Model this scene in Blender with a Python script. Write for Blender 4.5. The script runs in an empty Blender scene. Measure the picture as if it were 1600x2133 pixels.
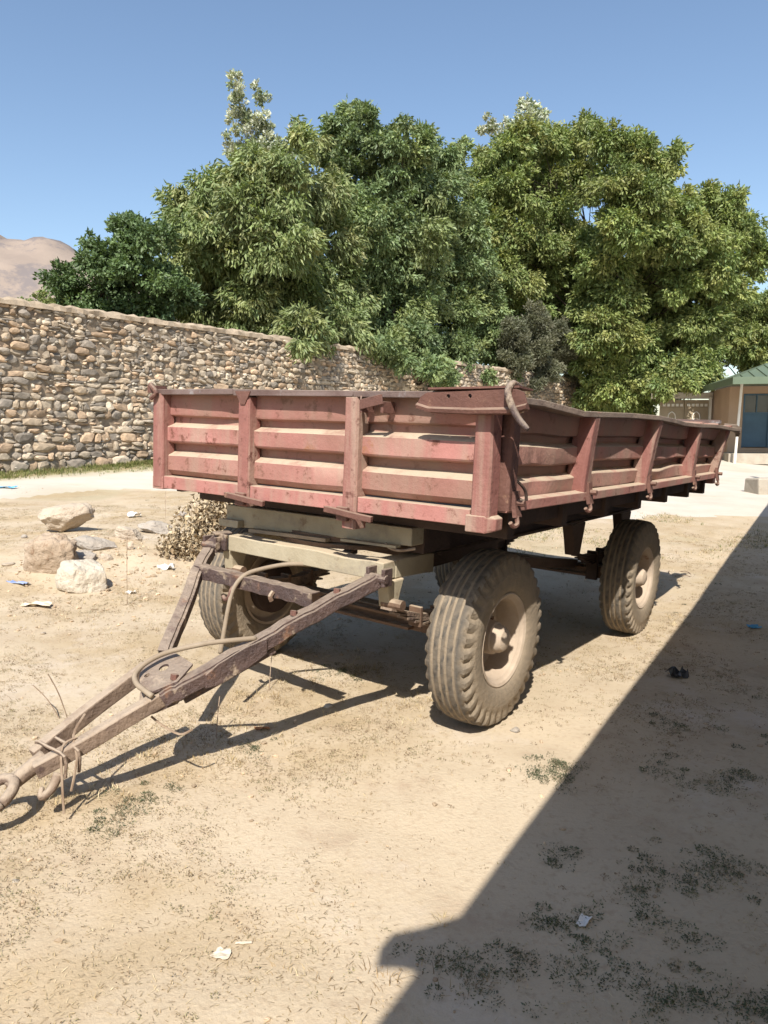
import bpy, bmesh, math, random
import numpy as np
from mathutils import Matrix, Vector
random.seed(7)
rng = np.random.default_rng(7)
scn = bpy.context.scene
col = scn.collection
rad = math.radians

# ------------------------------------------------------------------ camera, sky, sun, exposure
F, PITCH, CAMH = 1529.4, rad(6.275), 1.521
cam = bpy.data.cameras.new('camera'); camo = bpy.data.objects.new('camera', cam); col.objects.link(camo)
cam.sensor_fit = 'VERTICAL'; cam.sensor_height = 36.0; cam.lens = F / 2133 * 36.0
cam.clip_start = 0.05; cam.clip_end = 5000
camo.location = (0, 0, CAMH); camo.rotation_euler = (math.pi / 2 - PITCH, 0, 0)
scn.camera = camo
SUN = Vector((-0.14, -1.09, 1.18)).normalized()          # towards the sun
elev = math.asin(SUN.z); azim = math.atan2(SUN.x, SUN.y)
world = bpy.data.worlds.new('World'); scn.world = world; world.use_nodes = True
wn = world.node_tree.nodes; wn.clear()
sky = wn.new('ShaderNodeTexSky'); sky.sky_type = 'NISHITA'; sky.sun_disc = False
sky.sun_elevation = elev; sky.sun_rotation = azim
sky.air_density = 1.25; sky.dust_density = 1.6; sky.ozone_density = 1.6; sky.altitude = 900
bg = wn.new('ShaderNodeBackground'); bg.inputs[1].default_value = 0.106
wo = wn.new('ShaderNodeOutputWorld')
world.node_tree.links.new(sky.outputs[0], bg.inputs[0]); world.node_tree.links.new(bg.outputs[0], wo.inputs[0])
sl = bpy.data.lights.new('sun', 'SUN'); sl.energy = 4.6; sl.angle = rad(0.5); sl.color = (1.0, 0.955, 0.88)
so = bpy.data.objects.new('sun', sl); col.objects.link(so); so.location = (0, 0, 30)
so.rotation_euler = SUN.to_track_quat('Z', 'Y').to_euler()
scn.view_settings.view_transform = 'Standard'; scn.view_settings.look = 'None'
scn.view_settings.exposure = 0.72; scn.view_settings.gamma = 1.0; scn.view_settings.use_curve_mapping = False
scn.cycles.max_bounces = 6; scn.cycles.diffuse_bounces = 4; scn.cycles.transparent_max_bounces = 4

# ------------------------------------------------------------------ numpy noise and the lie of the land
def vnoise(x, y, seed=0):
    x = np.asarray(x, float); y = np.asarray(y, float)
    xi = np.floor(x).astype(np.int64); yi = np.floor(y).astype(np.int64); fx = x - xi; fy = y - yi
    def h(a, b):
        n = (a * 374761393 + b * 668265263 + seed * 982451653) & 0x7fffffff
        n = ((n ^ (n >> 13)) * 1274126177) & 0x7fffffff
        return ((n ^ (n >> 16)) & 0xffff) / 65535.0
    u = fx * fx * (3 - 2 * fx); v = fy * fy * (3 - 2 * fy)
    return (h(xi, yi) * (1 - u) + h(xi + 1, yi) * u) * (1 - v) + (h(xi, yi + 1) * (1 - u) + h(xi + 1, yi + 1) * u) * v
def fbm(x, y, scale, octv=4, seed=0):
    t = 0; a = 1; s = 0
    for i in range(octv):
        t = t + a * vnoise(np.asarray(x) * scale * 2 ** i + 17.3 * i, np.asarray(y) * scale * 2 ** i - 9.1 * i, seed + i); s += a; a *= .5
    return t / s
def sstep(a, b, x):
    t = np.clip((np.asarray(x, float) - a) / (b - a), 0, 1); return t * t * (3 - 2 * t)
WN, WS = np.array((-.794, .607)), np.array((.607, .794))    # towards the stone wall / along it
WALL_N = 15.28
def G0(x, y):
    x = np.asarray(x, float); y = np.asarray(y, float)
    n = WN[0] * x + WN[1] * y; s = WS[0] * x + WS[1] * y
    z = np.interp(n, [-40, 0, 1.0, 2.0, 3.8, 5.0, 6.0, 7.5, 9.0, 11.7, 13.5, 15.3, 40], [0, 0, 0, .01, .07, .12, .2, .36, .42, .45, .58, .67, .8])
    z = z - .085 * np.exp(-((s - 6.3) / 2.0) ** 2) * (1 - sstep(2.5, 5.0, n)) * sstep(-6, -1, n)
    z = z + .13 * np.exp(-((x + 2.7) / .8) ** 2 - ((y - 7.3) / .8) ** 2) * 1.3 + .08 * np.exp(-((x + 1.9) / .5) ** 2 - ((y - 7.9) / .6) ** 2)
    z = z + .030 * np.clip(s - 7, 0, 14) * sstep(12.6, 15, n)
    return z
def G(x, y):
    x = np.asarray(x, float); y = np.asarray(y, float)
    d = np.hypot(x, y); near = 1 - sstep(12, 40, d)
    b = (fbm(x, y, .9, 4, 3) - .5) * .06 + (fbm(x, y, 4.0, 2, 11) - .5) * .014 + (fbm(x, y, 3.0, 4, 23) - .5) * .10 * np.exp(-((x + 2.4) / 1.1) ** 2 - ((y - 7.2) / 1.1) ** 2)
    return G0(x, y) + b * (0.25 + .75 * near)
def gz(x, y): return float(G(np.array([x]), np.array([y]))[0])
ROADLINE = np.array([(-40, 3), (-12, 9.3), (-6.3, 11.0), (-5.2, 13.0), (-3.2, 13.8), (0, 12.8), (3, 12.1), (5.2, 12.5), (9, 13.3), (12, 15), (60, 26)])
def road_mask(x, y):
    yy = np.interp(x, ROADLINE[:, 0], ROADLINE[:, 1]); n = WN[0] * x + WN[1] * y
    w = (fbm(x, y, .8, 4, 41) - .5) * 1.3
    return sstep(-.35, .35, y - yy + w) * (1 - sstep(14.1, 14.7, n + w * .5))
def ray(px, py):
    a = (px - 800) / F; b = (1066.5 - py) / F
    return np.array((a, math.cos(PITCH) + b * math.sin(PITCH), -math.sin(PITCH) + b * math.cos(PITCH)))
def at(px, py, d=None):
    """the point of the place seen at a pixel of the photograph: on the ground, or at depth d"""
    v = ray(px, py)
    if d is not None: return np.array((0, 0, CAMH)) + v * (d / v[1])
    t = 1.0
    for i in range(4000):
        p = np.array((0, 0, CAMH)) + v * t
        if p[2] <= gz(p[0], p[1]): return p
        t *= 1.004
    return p

# ------------------------------------------------------------------ materials
def N(nt, t, **kw):
    n = nt.nodes.new(t)
    for k, v in kw.items(): setattr(n, k, v)
    return n
def mat(name, c1, c2, scale=4.0, detail=6, rough=.85, bump=.3, bscale=None, spots=None, spots2=None, dust=None, attr=None, mask=None, spec=.3, metal=0, streak=None, transl=None, bdist=.02):
    """noise between two colours; spots=(colour, scale, lo, hi); dust=(colour, amount) settles on faces that look up;
       attr=a colour attribute that multiplies; mask=(attribute, colour) mixes a colour in"""
    m = bpy.data.materials.new(name); m.use_nodes = True; nt = m.node_tree; L = nt.links; nt.nodes.clear()
    out = N(nt, 'ShaderNodeOutputMaterial'); b = N(nt, 'ShaderNodeBsdfPrincipled')
    b.inputs['Roughness'].default_value = rough; b.inputs['Specular IOR Level'].default_value = spec; b.inputs['Metallic'].default_value = metal
    tc = N(nt, 'ShaderNodeTexCoord')
    def noise(sc, det=detail, vec=None, r=.6):
        n = N(nt, 'ShaderNodeTexNoise'); n.inputs['Scale'].default_value = sc; n.inputs['Detail'].default_value = det; n.inputs['Roughness'].default_value = r
        L.new(vec or tc.outputs['Object'], n.inputs['Vector']); return n.outputs['Fac']
    def rng_(v, lo, hi):
        r = N(nt, 'ShaderNodeMapRange'); r.interpolation_type = 'SMOOTHSTEP'; L.new(v, r.inputs['Value'])
        r.inputs['From Min'].default_value = lo; r.inputs['From Max'].default_value = hi; return r.outputs['Result']
    def mix(f, a, c, mode='MIX'):
        x = N(nt, 'ShaderNodeMix', data_type='RGBA', blend_type=mode)
        if isinstance(f, (int, float)): x.inputs['Factor'].default_value = f
        else: L.new(f, x.inputs['Factor'])
        for s, q in ((6, a), (7, c)):
            if isinstance(q, tuple): x.inputs[s].default_value = (*q[:3], 1)
            else: L.new(q, x.inputs[s])
        return x.outputs[2]
    def mul(a, k):
        x = N(nt, 'ShaderNodeMath', operation='MULTIPLY'); L.new(a, x.inputs[0])
        if isinstance(k, (int, float)): x.inputs[1].default_value = k
        else: L.new(k, x.inputs[1])
        return x.outputs[0]
    c = mix(rng_(noise(scale), .3, .7), c1, c2)
    if streak:
        mp = N(nt, 'ShaderNodeMapping'); L.new(tc.outputs['Object'], mp.inputs['Vector']); mp.inputs['Scale'].default_value = streak[1]
        c = mix(mul(rng_(noise(1.0, 5, mp.outputs['Vector']), streak[2], streak[3]), streak[4]), c, streak[0])
    for sp in (spots, spots2):
        if sp: c = mix(rng_(noise(sp[1], 8, r=.7), sp[2], sp[3]), c, sp[0])
    if attr:
        a = N(nt, 'ShaderNodeAttribute', attribute_name=attr); c = mix(1.0, c, a.outputs['Color'], 'MULTIPLY')
    for mk in (mask if isinstance(mask, list) else [mask] if mask else []):
        a = N(nt, 'ShaderNodeAttribute', attribute_name=mk[0])
        c = mix(a.outputs['Fac'], c, mk[1])
    if dust:
        g = N(nt, 'ShaderNodeNewGeometry'); sx = N(nt, 'ShaderNodeSeparateXYZ'); L.new(g.outputs['Normal'], sx.inputs[0])
        c = mix(mul(mul(rng_(sx.outputs['Z'], .05, .75), rng_(noise(9.0, 6), .2, .55)), dust[1]), c, dust[0])
    L.new(c, b.inputs['Base Color'])
    if bump:
        bp = N(nt, 'ShaderNodeBump'); bp.inputs['Strength'].default_value = bump; bp.inputs['Distance'].default_value = bdist
        L.new(noise(bscale or scale * 6, 8, r=.65), bp.inputs['Height']); L.new(bp.outputs['Normal'], b.inputs['Normal'])
    if transl:
        t = N(nt, 'ShaderNodeBsdfTranslucent'); L.new(mix(1.0, c, transl[0], 'MULTIPLY'), t.inputs['Color'])
        ms = N(nt, 'ShaderNodeMixShader'); ms.inputs[0].default_value = transl[1]
        L.new(b.outputs[0], ms.inputs[1]); L.new(t.outputs[0], ms.inputs[2]); L.new(ms.outputs[0], out.inputs[0])
    else: L.new(b.outputs[0], out.inputs[0])
    return m
DUST = (.43, .345, .25)
RUST = (.13, .052, .028)
M = {}
M['soil'] = mat('dry soil', (.505, .413, .296), (.445, .357, .25), 1.3, 8, .95, .35, 60, streak=((.375, .285, .195), (34, 34, 34), .50, .70, .55), spots=((.40, .305, .215), 2.6, .54, .72), spots2=((.53, .45, .36), .8, .52, .7), mask=[('green', (.155, .165, .055)), ('litter', (.385, .29, .175))], spec=.1)
M['road'] = mat('pale dirt', (.575, .515, .435), (.515, .455, .38), 1.1, 8, .95, .5, 60, spots=((.50, .415, .325), 2.0, .58, .75), mask=('green', (.30, .26, .12)), spec=.1)
M['red'] = mat('faded red paint', (.41, .185, .158), (.325, .132, .112), 4.0, 9, .66, .25, 34, streak=((.35, .235, .18), (7, 7, .9), .42, .68, .8), spots=((.15, .055, .038), 13, .545, .67), spots2=((.31, .125, .05), 6, .60, .72), dust=(DUST, .98), mask=('grime', (.215, .130, .092)), spec=.3)
M['red_post'] = mat('darker red paint', (.285, .125, .102), (.225, .092, .075), 6.0, 9, .66, .3, 34, streak=((.35, .25, .19), (12, 12, .9), .42, .66, .9), spots=((.12, .046, .034), 14, .56, .68), dust=(DUST, .9), spec=.35)
M['red_dirty'] = mat('dirty red paint', (.46, .225, .185), (.37, .165, .135), 3.0, 8, .7, .25, 30, streak=((.36, .25, .19), (5, 5, .9), .42, .68, .75), spots=((.13, .052, .036), 9, .55, .69), spots2=((.28, .115, .05), 5, .62, .74), dust=(DUST, .95), mask=('grime', (.30, .185, .14)), spec=.3)
M['rust'] = mat('rusty paint', (.165, .078, .058), (.115, .054, .041), 6, 8, .7, .35, 40, spots=((.27, .155, .10), 14, .58, .7), spots2=((.07, .034, .026), 9, .60, .72), dust=(DUST, .35), spec=.35)
M['drawbar'] = mat('worn brown steel', (.098, .060, .050), (.064, .041, .037), 9, 9, .5, .8, 38, spots=((.35, .265, .19), 8, .54, .66), spots2=((.19, .098, .06), 7, .57, .68), dust=((.38, .30, .225), .6), spec=.45)
M['drawbar_dusty'] = mat('dust coated drawbar steel', (.245, .175, .125), (.165, .115, .085), 9, 9, .75, .8, 38, spots=((.10, .065, .055), 8, .56, .68), dust=((.44, .35, .26), .8), spec=.3)
M['railgrey'] = mat('bare dark rail', (.115, .072, .062), (.18, .13, .115), 5, 6, .55, .3, 30, spots=((.32, .31, .31), 2.2, .58, .66), dust=(DUST, .35))
M['raildust'] = mat('dusty bent rail', (.24, .185, .145), (.17, .12, .095), 5, 6, .7, .4, 30, spots=((.10, .06, .05), 9, .58, .7), dust=(DUST, .5))
M['beige'] = mat('dusty beige chassis paint', (.40, .345, .245), (.335, .28, .19), 5, 8, .8, .25, 35, spots=((.21, .145, .095), 8, .56, .70), spots2=((.26, .22, .17), 3, .52, .68), dust=((.50, .40, .28), .8), spec=.25)
M['dark'] = mat('dark grimy steel', (.055, .036, .029), (.085, .056, .044), 5, 6, .8, .3, 30, dust=(DUST, .5), spec=.25)
M['brown'] = mat('brown axle steel', (.17, .105, .068), (.11, .068, .046), 6, 6, .8, .3, 30, dust=(DUST, .8), spec=.25)
M['rubber'] = mat('dusty tyre rubber', (.088, .080, .070), (.060, .055, .050), 8, 6, .8, .45, 60, spots=((.22, .175, .125), 9, .53, .72), mask=('mud', (.285, .225, .158)), spec=.2)
M['rim'] = mat('dusty rim paint', (.47, .375, .285), (.37, .29, .215), 6, 6, .8, .2, 30, spots=((.24, .14, .095), 7, .6, .74), spec=.25)
M['hose'] = mat('sun bleached hose', (.30, .24, .175), (.235, .18, .125), 9, 6, .75, .15, 60, spec=.25)
M['wire'] = mat('old wire', (.33, .25, .18), (.22, .15, .10), 20, 3, .6, 0, spec=.3)
M['stone'] = mat('rubble stone', (1.3, 1.27, 1.22), (.84, .83, .82), 9, 8, .9, .5, 26, attr='tint', spec=.15)
M['boulder'] = mat('field boulder', (.56, .47, .36), (.44, .355, .27), 4, 8, .92, 1.0, 14, spots=((.32, .235, .16), 9, .58, .72), spec=.1, bdist=.05)
M['boulder_white'] = mat('pale boulder', (.62, .55, .44), (.53, .45, .35), 4, 8, .9, 1.0, 14, spots=((.42, .32, .21), 7, .6, .74), spec=.1, bdist=.05)
M['boulder_grey'] = mat('grey boulder', (.42, .38, .33), (.34, .30, .26), 5, 8, .9, .7, 24, dust=(DUST, .35), spec=.15, bdist=.05)
M['boulder_brown'] = mat('crumbling brown boulder', (.46, .36, .265), (.36, .27, .19), 6, 8, .95, 1.0, 12, spots=((.25, .165, .105), 12, .54, .68), spec=.05, bdist=.05)
M['mortar'] = mat('mud mortar', (.27, .215, .155), (.17, .13, .095), 6, 8, .95, .6, 30, spec=.05)
M['coping'] = mat('mortar capping', (.42, .335, .245), (.33, .262, .19), 3, 8, .95, .6, 14, spots=((.25, .2, .15), 8, .6, .74), spec=.05)
M['leaf'] = mat('leaves', (.9, .9, .9), (1.1, 1.1, 1.1), 2, 2, .5, 0, attr='tint', spec=.42, transl=((1.2, 1.25, .55), .25))
M['bark'] = mat('bark', (.11, .088, .066), (.07, .055, .042), 10, 6, .95, .8, 30, spec=.05)
M['straw'] = mat('dry straw', (1.06, 1.05, 1.02), (.9, .9, .9), 3, 2, .8, 0, attr='tint', spec=.15, transl=((1, 1, .8), .18))
M['hill'] = mat('bare hillside', (.29, .232, .19), (.235, .19, .16), .030, 9, .95, 0, spots=((.18, .155, .148), .022, .50, .62), spots2=((.34, .275, .21), .012, .60, .68), spec=.02)
M['plaster'] = mat('tan plaster', (.42, .30, .21), (.36, .25, .175), .8, 6, .9, .15, 8, spots=((.33, .215, .14), 2, .6, .72), spec=.1)
M['greenroof'] = mat('green roof sheet', (.115, .15, .095), (.10, .13, .085), 1, 4, .5, 0, spec=.4)
M['whitepaint'] = mat('white paint', (.76, .73, .66), (.68, .64, .57), 4, 5, .7, .1, spec=.3)
M['bluedoor'] = mat('blue door paint', (.05, .105, .16), (.04, .085, .13), 2, 5, .5, .1, spec=.4)
M['glass'] = mat('dim window glass', (.03, .04, .05), (.05, .06, .07), 2, 2, .12, 0, spec=.5)
M['gate'] = mat('olive beige gate paint', (.36, .29, .20), (.31, .25, .17), 2, 5, .7, .1, spec=.3)
M['concrete'] = mat('old concrete', (.42, .37, .30), (.34, .29, .23), 3, 8, .92, .5, 14, spots=((.28, .22, .16), 9, .6, .72), spec=.1)
M['whitewash'] = mat('whitewashed shed wall', (.80, .76, .68), (.74, .69, .60), 1, 6, .9, .2, spec=.1)
M['slate'] = mat('grey roof sheets', (.30, .29, .28), (.24, .23, .22), 2, 6, .9, .2, spec=.15)
M['paper'] = mat('crumpled white paper', (.74, .72, .68), (.66, .63, .58), 9, 3, .7, .2, spec=.2)
M['paperdust'] = mat('dusty paper', (.60, .52, .41), (.55, .47, .36), 9, 3, .8, .2, spec=.1)
M['bluewrap'] = mat('blue wrapper', (.14, .20, .42), (.35, .40, .55), 12, 2, .4, 0, spec=.5)
M['bluefilm'] = mat('bright blue film', (.06, .26, .45), (.10, .34, .55), 9, 2, .4, 0, spec=.5)
M['blackfilm'] = mat('black film', (.015, .015, .017), (.025, .025, .028), 9, 2, .35, 0, spec=.5)
M['limefilm'] = mat('pale lime bag', (.62, .66, .40), (.74, .74, .66), 6, 2, .5, 0, spec=.3)
M['deadleaf'] = mat('dead leaves', (1, 1, 1), (.8, .8, .8), 5, 3, .9, 0, attr='tint', spec=.1, transl=((1, .9, .7), .15))

# ------------------------------------------------------------------ helpers
def tag(o, label=None, cat=None, group=None, kind=None):
    if label: o['label'] = label
    if cat: o['category'] = cat
    if group: o['group'] = group
    if kind: o['kind'] = kind
    return o
def empty(name, mw=None, parent=None):
    o = bpy.data.objects.new(name, None); o.empty_display_size = .1; col.objects.link(o)
    if parent: o.parent = parent
    if mw is not None: o.matrix_basis = mw
    return o
class MB:
    """collects shapes, builds ONE mesh object"""
    def __init__(s, T=None): s.v = []; s.f = []; s.T = T or Matrix.Identity(4); s.n = 0; s.at = []
    def add(s, vs, fs, a=0.0):
        s.v += [tuple(s.T @ Vector(p)) for p in vs]; s.f += [tuple(i + s.n for i in f) for f in fs]; s.n += len(vs)
        s.at += list(a) if hasattr(a, '__len__') else [a] * len(vs); return s
    def box(s, lo, hi, J=0.0):
        x0, y0, z0 = lo; x1, y1, z1 = hi
        vs = [(x, y, z) for z in (z0, z1) for y in (y0, y1) for x in (x0, x1)]
        if J: vs = [tuple(c + random.uniform(-J, J) for c in v) for v in vs]
        return s.add(vs, [(0, 2, 3, 1), (4, 5, 7, 6), (0, 1, 5, 4), (2, 6, 7, 3), (0, 4, 6, 2), (1, 3, 7, 5)])
    def frames(s, rings, close=True, cap=True):
        """skin a list of equal-length vertex rings"""
        k = len(rings[0]); vs = [p for r in rings for p in r]; fs = []
        for i in range(len(rings) - 1):
            for j in range(k if close else k - 1):
                a = i * k + j; b = i * k + (j + 1) % k; fs.append((a, b, b + k, a + k))
        if cap and close: fs.append(tuple(range(k - 1, -1, -1))); fs.append(tuple((len(rings) - 1) * k + j for j in range(k)))
        return s.add(vs, fs)
    def sweep(s, path, prof, up=(0, 0, 1), scale=None):
        """sweep a 2-D profile (sideways, up) along a path"""
        P = [Vector(p) for p in path]; up = Vector(up); rings = []
        for i, p in enumerate(P):
            t = (P[min(i + 1, len(P) - 1)] - P[max(i - 1, 0)]).normalized(); sd = t.cross(up).normalized(); u = sd.cross(t).normalized()
            k = scale[i] if scale else 1
            rings.append([p + sd * a * k + u * b * k for a, b in prof])
        return s.frames(rings)
    def tube(s, path, r, n=8, smooth=0, rs=None):
        P = [Vector(p) for p in path]
        if smooth: P = spline(P, smooth)
        k = len(P); rr = [r] * k if rs is None else np.interp(np.linspace(0, 1, k), np.linspace(0, 1, len(rs)), rs)
        up = Vector((0, 0, 1)); rings = []; last = None
        for i, p in enumerate(P):
            t = (P[min(i + 1, k - 1)] - P[max(i - 1, 0)]).normalized()
            if last is None: last = t.orthogonal().normalized()
            sd = (last - t * last.dot(t)).normalized(); last = sd; u = t.cross(sd)
            rings.append([p + (sd * math.cos(a) + u * math.sin(a)) * rr[i] for a in (2 * math.pi * j / n for j in range(n))])
        return s.frames(rings)
    def cyl(s, a, b, r, n=16, r2=None): return s.tube([a, b], r, n, rs=[r, r if r2 is None else r2])
    def lathe_x(s, prof, c, n=48, a=None):
        """revolve (x, r) points about the x axis through c"""
        k = len(prof); vs = []; fs = []; at_ = []
        for i in range(n):
            th = 2 * math.pi * i / n
            for j, (x, r) in enumerate(prof): vs.append((c[0] + x, c[1] + r * math.cos(th), c[2] + r * math.sin(th))); at_.append(a[j] if a else 0)
            for j in range(k - 1): fs.append((i * k + j, i * k + j + 1, ((i + 1) % n) * k + j + 1, ((i + 1) % n) * k + j))
        return s.add(vs, fs, at_)
    def build(s, name, m, parent=None, smooth=False, bevel=0, attr=None, kind=None, angle=None):
        me = bpy.data.meshes.new(name); me.from_pydata(s.v, [], s.f); me.materials.append(m)
        if attr:
            a = me.attributes.new(attr, 'FLOAT', 'POINT'); a.data.foreach_set('value', np.array(s.at, dtype=np.float32))
        bm = bmesh.new(); bm.from_mesh(me); bmesh.ops.recalc_face_normals(bm, faces=bm.faces)
        if angle is not None:
            for e in bm.edges: e.smooth = not (len(e.link_faces) == 2 and e.calc_face_angle(0) > angle)
            smooth = True
        bm.to_mesh(me); bm.free()
        if smooth: me.polygons.foreach_set('use_smooth', [True] * len(me.polygons))
        o = bpy.data.objects.new(name, me); col.objects.link(o)
        if parent: o.parent = parent
        if bevel:
            b = o.modifiers.new('edge', 'BEVEL'); b.width = bevel; b.segments = 2; b.limit_method = 'ANGLE'; b.angle_limit = rad(40)
        if kind: o['kind'] = kind
        return o
def spline(P, k):
    P = [Vector(p) for p in P]; Q = [P[0]] + P + [P[-1]]; out = []
    for i in range(1, len(Q) - 2):
        a, b, c, d = Q[i - 1:i + 3]
        for j in range(k):
            t = j / k; out.append(.5 * ((2 * b) + (c - a) * t + (2 * a - 5 * b + 4 * c - d) * t * t + (3 * b - a - 3 * c + d) * t ** 3))
    return out + [P[-1]]
def npmesh(name, V, Fq, m, parent=None, tint=None, floats=None, smooth=None, kind=None):
    """mesh from numpy arrays; Fq has equal-length faces"""
    me = bpy.data.meshes.new(name); V = np.asarray(V, np.float32); Fq = np.asarray(Fq, np.int32); k = Fq.shape[1]
    me.vertices.add(len(V)); me.vertices.foreach_set('co', V.ravel())
    me.loops.add(Fq.size); me.loops.foreach_set('vertex_index', Fq.ravel())
    me.polygons.add(len(Fq)); me.polygons.foreach_set('loop_start', np.arange(0, Fq.size, k, dtype=np.int32))
    me.polygons.foreach_set('loop_total', np.full(len(Fq), k, np.int32))
    if smooth is not None: me.polygons.foreach_set('use_smooth', np.full(len(Fq), smooth, bool))
    me.update(calc_edges=True)
    if tint is not None:
        a = me.attributes.new('tint', 'FLOAT_COLOR', 'POINT'); a.data.foreach_set('color', np.concatenate([tint, np.ones((len(tint), 1))], 1).astype(np.float32).ravel())
    for kf, vf in (floats or {}).items():
        a = me.attributes.new(kf, 'FLOAT', 'POINT'); a.data.foreach_set('value', np.asarray(vf, np.float32))
    me.materials.append(m); o = bpy.data.objects.new(name, me); col.objects.link(o)
    if parent: o.parent = parent
    if kind: o['kind'] = kind
    return o
def plate(outer, holes, th):
    """a flat plate with holes, thickness th: vertices and faces in (x, y) with z up"""
    cu = bpy.data.curves.new('plate', 'CURVE'); cu.dimensions = '2D'; cu.fill_mode = 'BOTH'; cu.extrude = th / 2
    for pts in [outer] + holes:
        sp = cu.splines.new('POLY'); sp.points.add(len(pts) - 1); sp.use_cyclic_u = True
        for p, q in zip(sp.points, pts): p.co = (q[0], q[1], 0, 1)
    o = bpy.data.objects.new('plate', cu); me = o.to_mesh(); vs = [tuple(v.co) for v in me.vertices]; fs = [tuple(p.vertices) for p in me.polygons]
    o.to_mesh_clear(); bpy.data.objects.remove(o); bpy.data.curves.remove(cu); return vs, fs
def circ(x, y, r, n=12): return [(x + r * math.cos(2 * math.pi * i / n), y + r * math.sin(2 * math.pi * i / n)) for i in range(n)]

# ------------------------------------------------------------------ ground and road: one sheet cut along the road's edge
def axis(lo, a, b, hi, st, g=1.12):
    c = list(np.arange(a, b, st)); x, d = b, st
    while x < hi: c.append(x); d *= g; x += d
    c.append(hi); x, d = a - st, st; pre = []
    while x > lo: pre.append(x); d *= g; x -= d
    pre.append(lo); return np.array(pre[::-1] + c)
xs = axis(-900, -4.5, 5.5, 900, .05, 1.07); ys = axis(-60, 1.2, 10, 1400, .05, 1.05)
X, Y = np.meshgrid(xs, ys); Z = G(X, Y); rm = road_mask(X, Y)
nn = WN[0] * X + WN[1] * Y; ss = WS[0] * X + WS[1] * Y
green = np.clip(sstep(13.6, 14.6, nn + (fbm(X, Y, 1.5, 3, 5) - .5)) * (1 - sstep(22, 30, nn)) * .9 + sstep(.55, .75, fbm(X, Y, .55, 4, 77)) * .32 * sstep(6.5, 9.5, Y), 0, 1) * (.5 + .5 * fbm(X, Y, 6, 3, 8))
litter = np.clip(sstep(2.0, -1.6, X - (.23 + .594 * (Y - 2.18))) * (1 - .85 * np.exp(-((X - .35 - .28 * (Y - 2.5)) / .55) ** 2)) * sstep(.34, .64, fbm(X, Y, 1.5, 4, 31)) * (.35 + .65 * sstep(.38, .6, fbm(X, Y, 6, 3, 37))) * .75, 0, 1)
W_ = X.shape[1]; idx = np.arange(X.size).reshape(X.shape)
Fq = np.stack([idx[:-1, :-1], idx[:-1, 1:], idx[1:, 1:], idx[1:, :-1]], -1).reshape(-1, 4)
fm = rm.ravel()[Fq].mean(1) > .5
V = np.stack([X, Y, Z], -1).reshape(-1, 3)
def sub(name, sel, m):
    f = Fq[sel]; u, inv = np.unique(f, return_inverse=True)
    o = npmesh(name, V[u], inv.reshape(f.shape), m, floats={'green': green.ravel()[u], 'litter': litter.ravel()[u]}, smooth=True, kind='structure'); return o
sub('ground', ~fm, M['soil']); sub('dirt_road', fm, M['road'])

# the bare hill far off to the left
hx = np.linspace(-1150, 150, 150); hy = np.linspace(430, 1500, 110); HX, HY = np.meshgrid(hx, hy)
ridge = np.interp(HX, [-1150, -700, -480, -330, -270, -180, -60, 150], [395, 303, 219, 183, 155, 116, 57, 0])
prof = sstep(430, 760, HY) * (1 - .35 * sstep(800, 1500, HY))
HZ = ridge * prof + (fbm(HX, HY, .011, 5, 61) - .5) * 46 * sstep(440, 620, HY) + (fbm(HX, HY, .05, 4, 62) - .5) * 17 * sstep(440, 520, HY) - 1
hi_ = np.arange(HX.size).reshape(HX.shape)
npmesh('hill', np.stack([HX, HY, HZ], -1).reshape(-1, 3), np.stack([hi_[:-1, :-1], hi_[:-1, 1:], hi_[1:, 1:], hi_[1:, :-1]], -1).reshape(-1, 4), M['hill'], smooth=True, kind='structure')

# ------------------------------------------------------------------ stone wall
def ws(s, n, z): return np.array((WS[0] * s + WN[0] * n, WS[1] * s + WN[1] * n, z))
def icos(sub_):
    bm = bmesh.new(); bmesh.ops.create_icosphere(bm, subdivisions=sub_, radius=1.0)
    v = np.array([x.co[:] for x in bm.verts]); f = np.array([[x.index for x in q.verts] for q in bm.faces]); bm.free(); return v, f
IV, IF = icos(2)
keep = IV[IF].mean(1)[:, 1] > -.25; IFk = IF[keep]; uq, inv = np.unique(IFk, return_inverse=True); SV, SF = IV[uq], inv.reshape(IFk.shape)   # back cut away: it sits in the wall
WTOP = 4.12; S0, S1 = 1.5, 37.5
wall = tag(empty('stone_wall', Matrix.Translation(Vector(ws(9, WALL_N + .3, 0)))), 'long rubble stone wall with a mortar cap running back behind the trailer', 'wall')
WB = ws(9, WALL_N + .3, 0)
STC = np.array([(.35, .305, .245), (.27, .245, .21), (.41, .345, .265), (.36, .28, .205), (.20, .185, .165), (.48, .425, .345), (.30, .262, .21), (.40, .31, .225), (.235, .215, .19), (.36, .32, .26)])
stones = []
z = -.15
row = 0
while z < WTOP - .12:
    t = min(max(z / WTOP, 0), 1); rh = random.uniform(.15, .235) * (1.08 - .42 * t); s = S0 + random.uniform(0, .3)
    while s < S1:
        if s > 24: k = 1.25
        else: k = 1
        w = random.choice((.18, .24, .3, .3, .36, .44, .55)) * random.uniform(.62, .95) * (1.12 - .35 * t) * k
        zz = z + .05 * (fbm(s, row * 3.7, .6, 2, 9) - .5)
        if random.random() < .22 and w < .45:                                       # two thin ones over each other
            c = random.uniform(.4, .6); stones.append((s + w / 2, zz + rh * c / 2, w, rh * c)); stones.append((s + w / 2 + random.uniform(-.03, .03), zz + rh * (1 + c) / 2, w, rh * (1 - c)))
        else: stones.append((s + w / 2, zz + rh / 2, w, rh * random.uniform(.85, 1.12)))
        s += w
    z += rh; row += 1
SVs, SFs, STs, off = [], [], [], 0
vis = []
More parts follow.
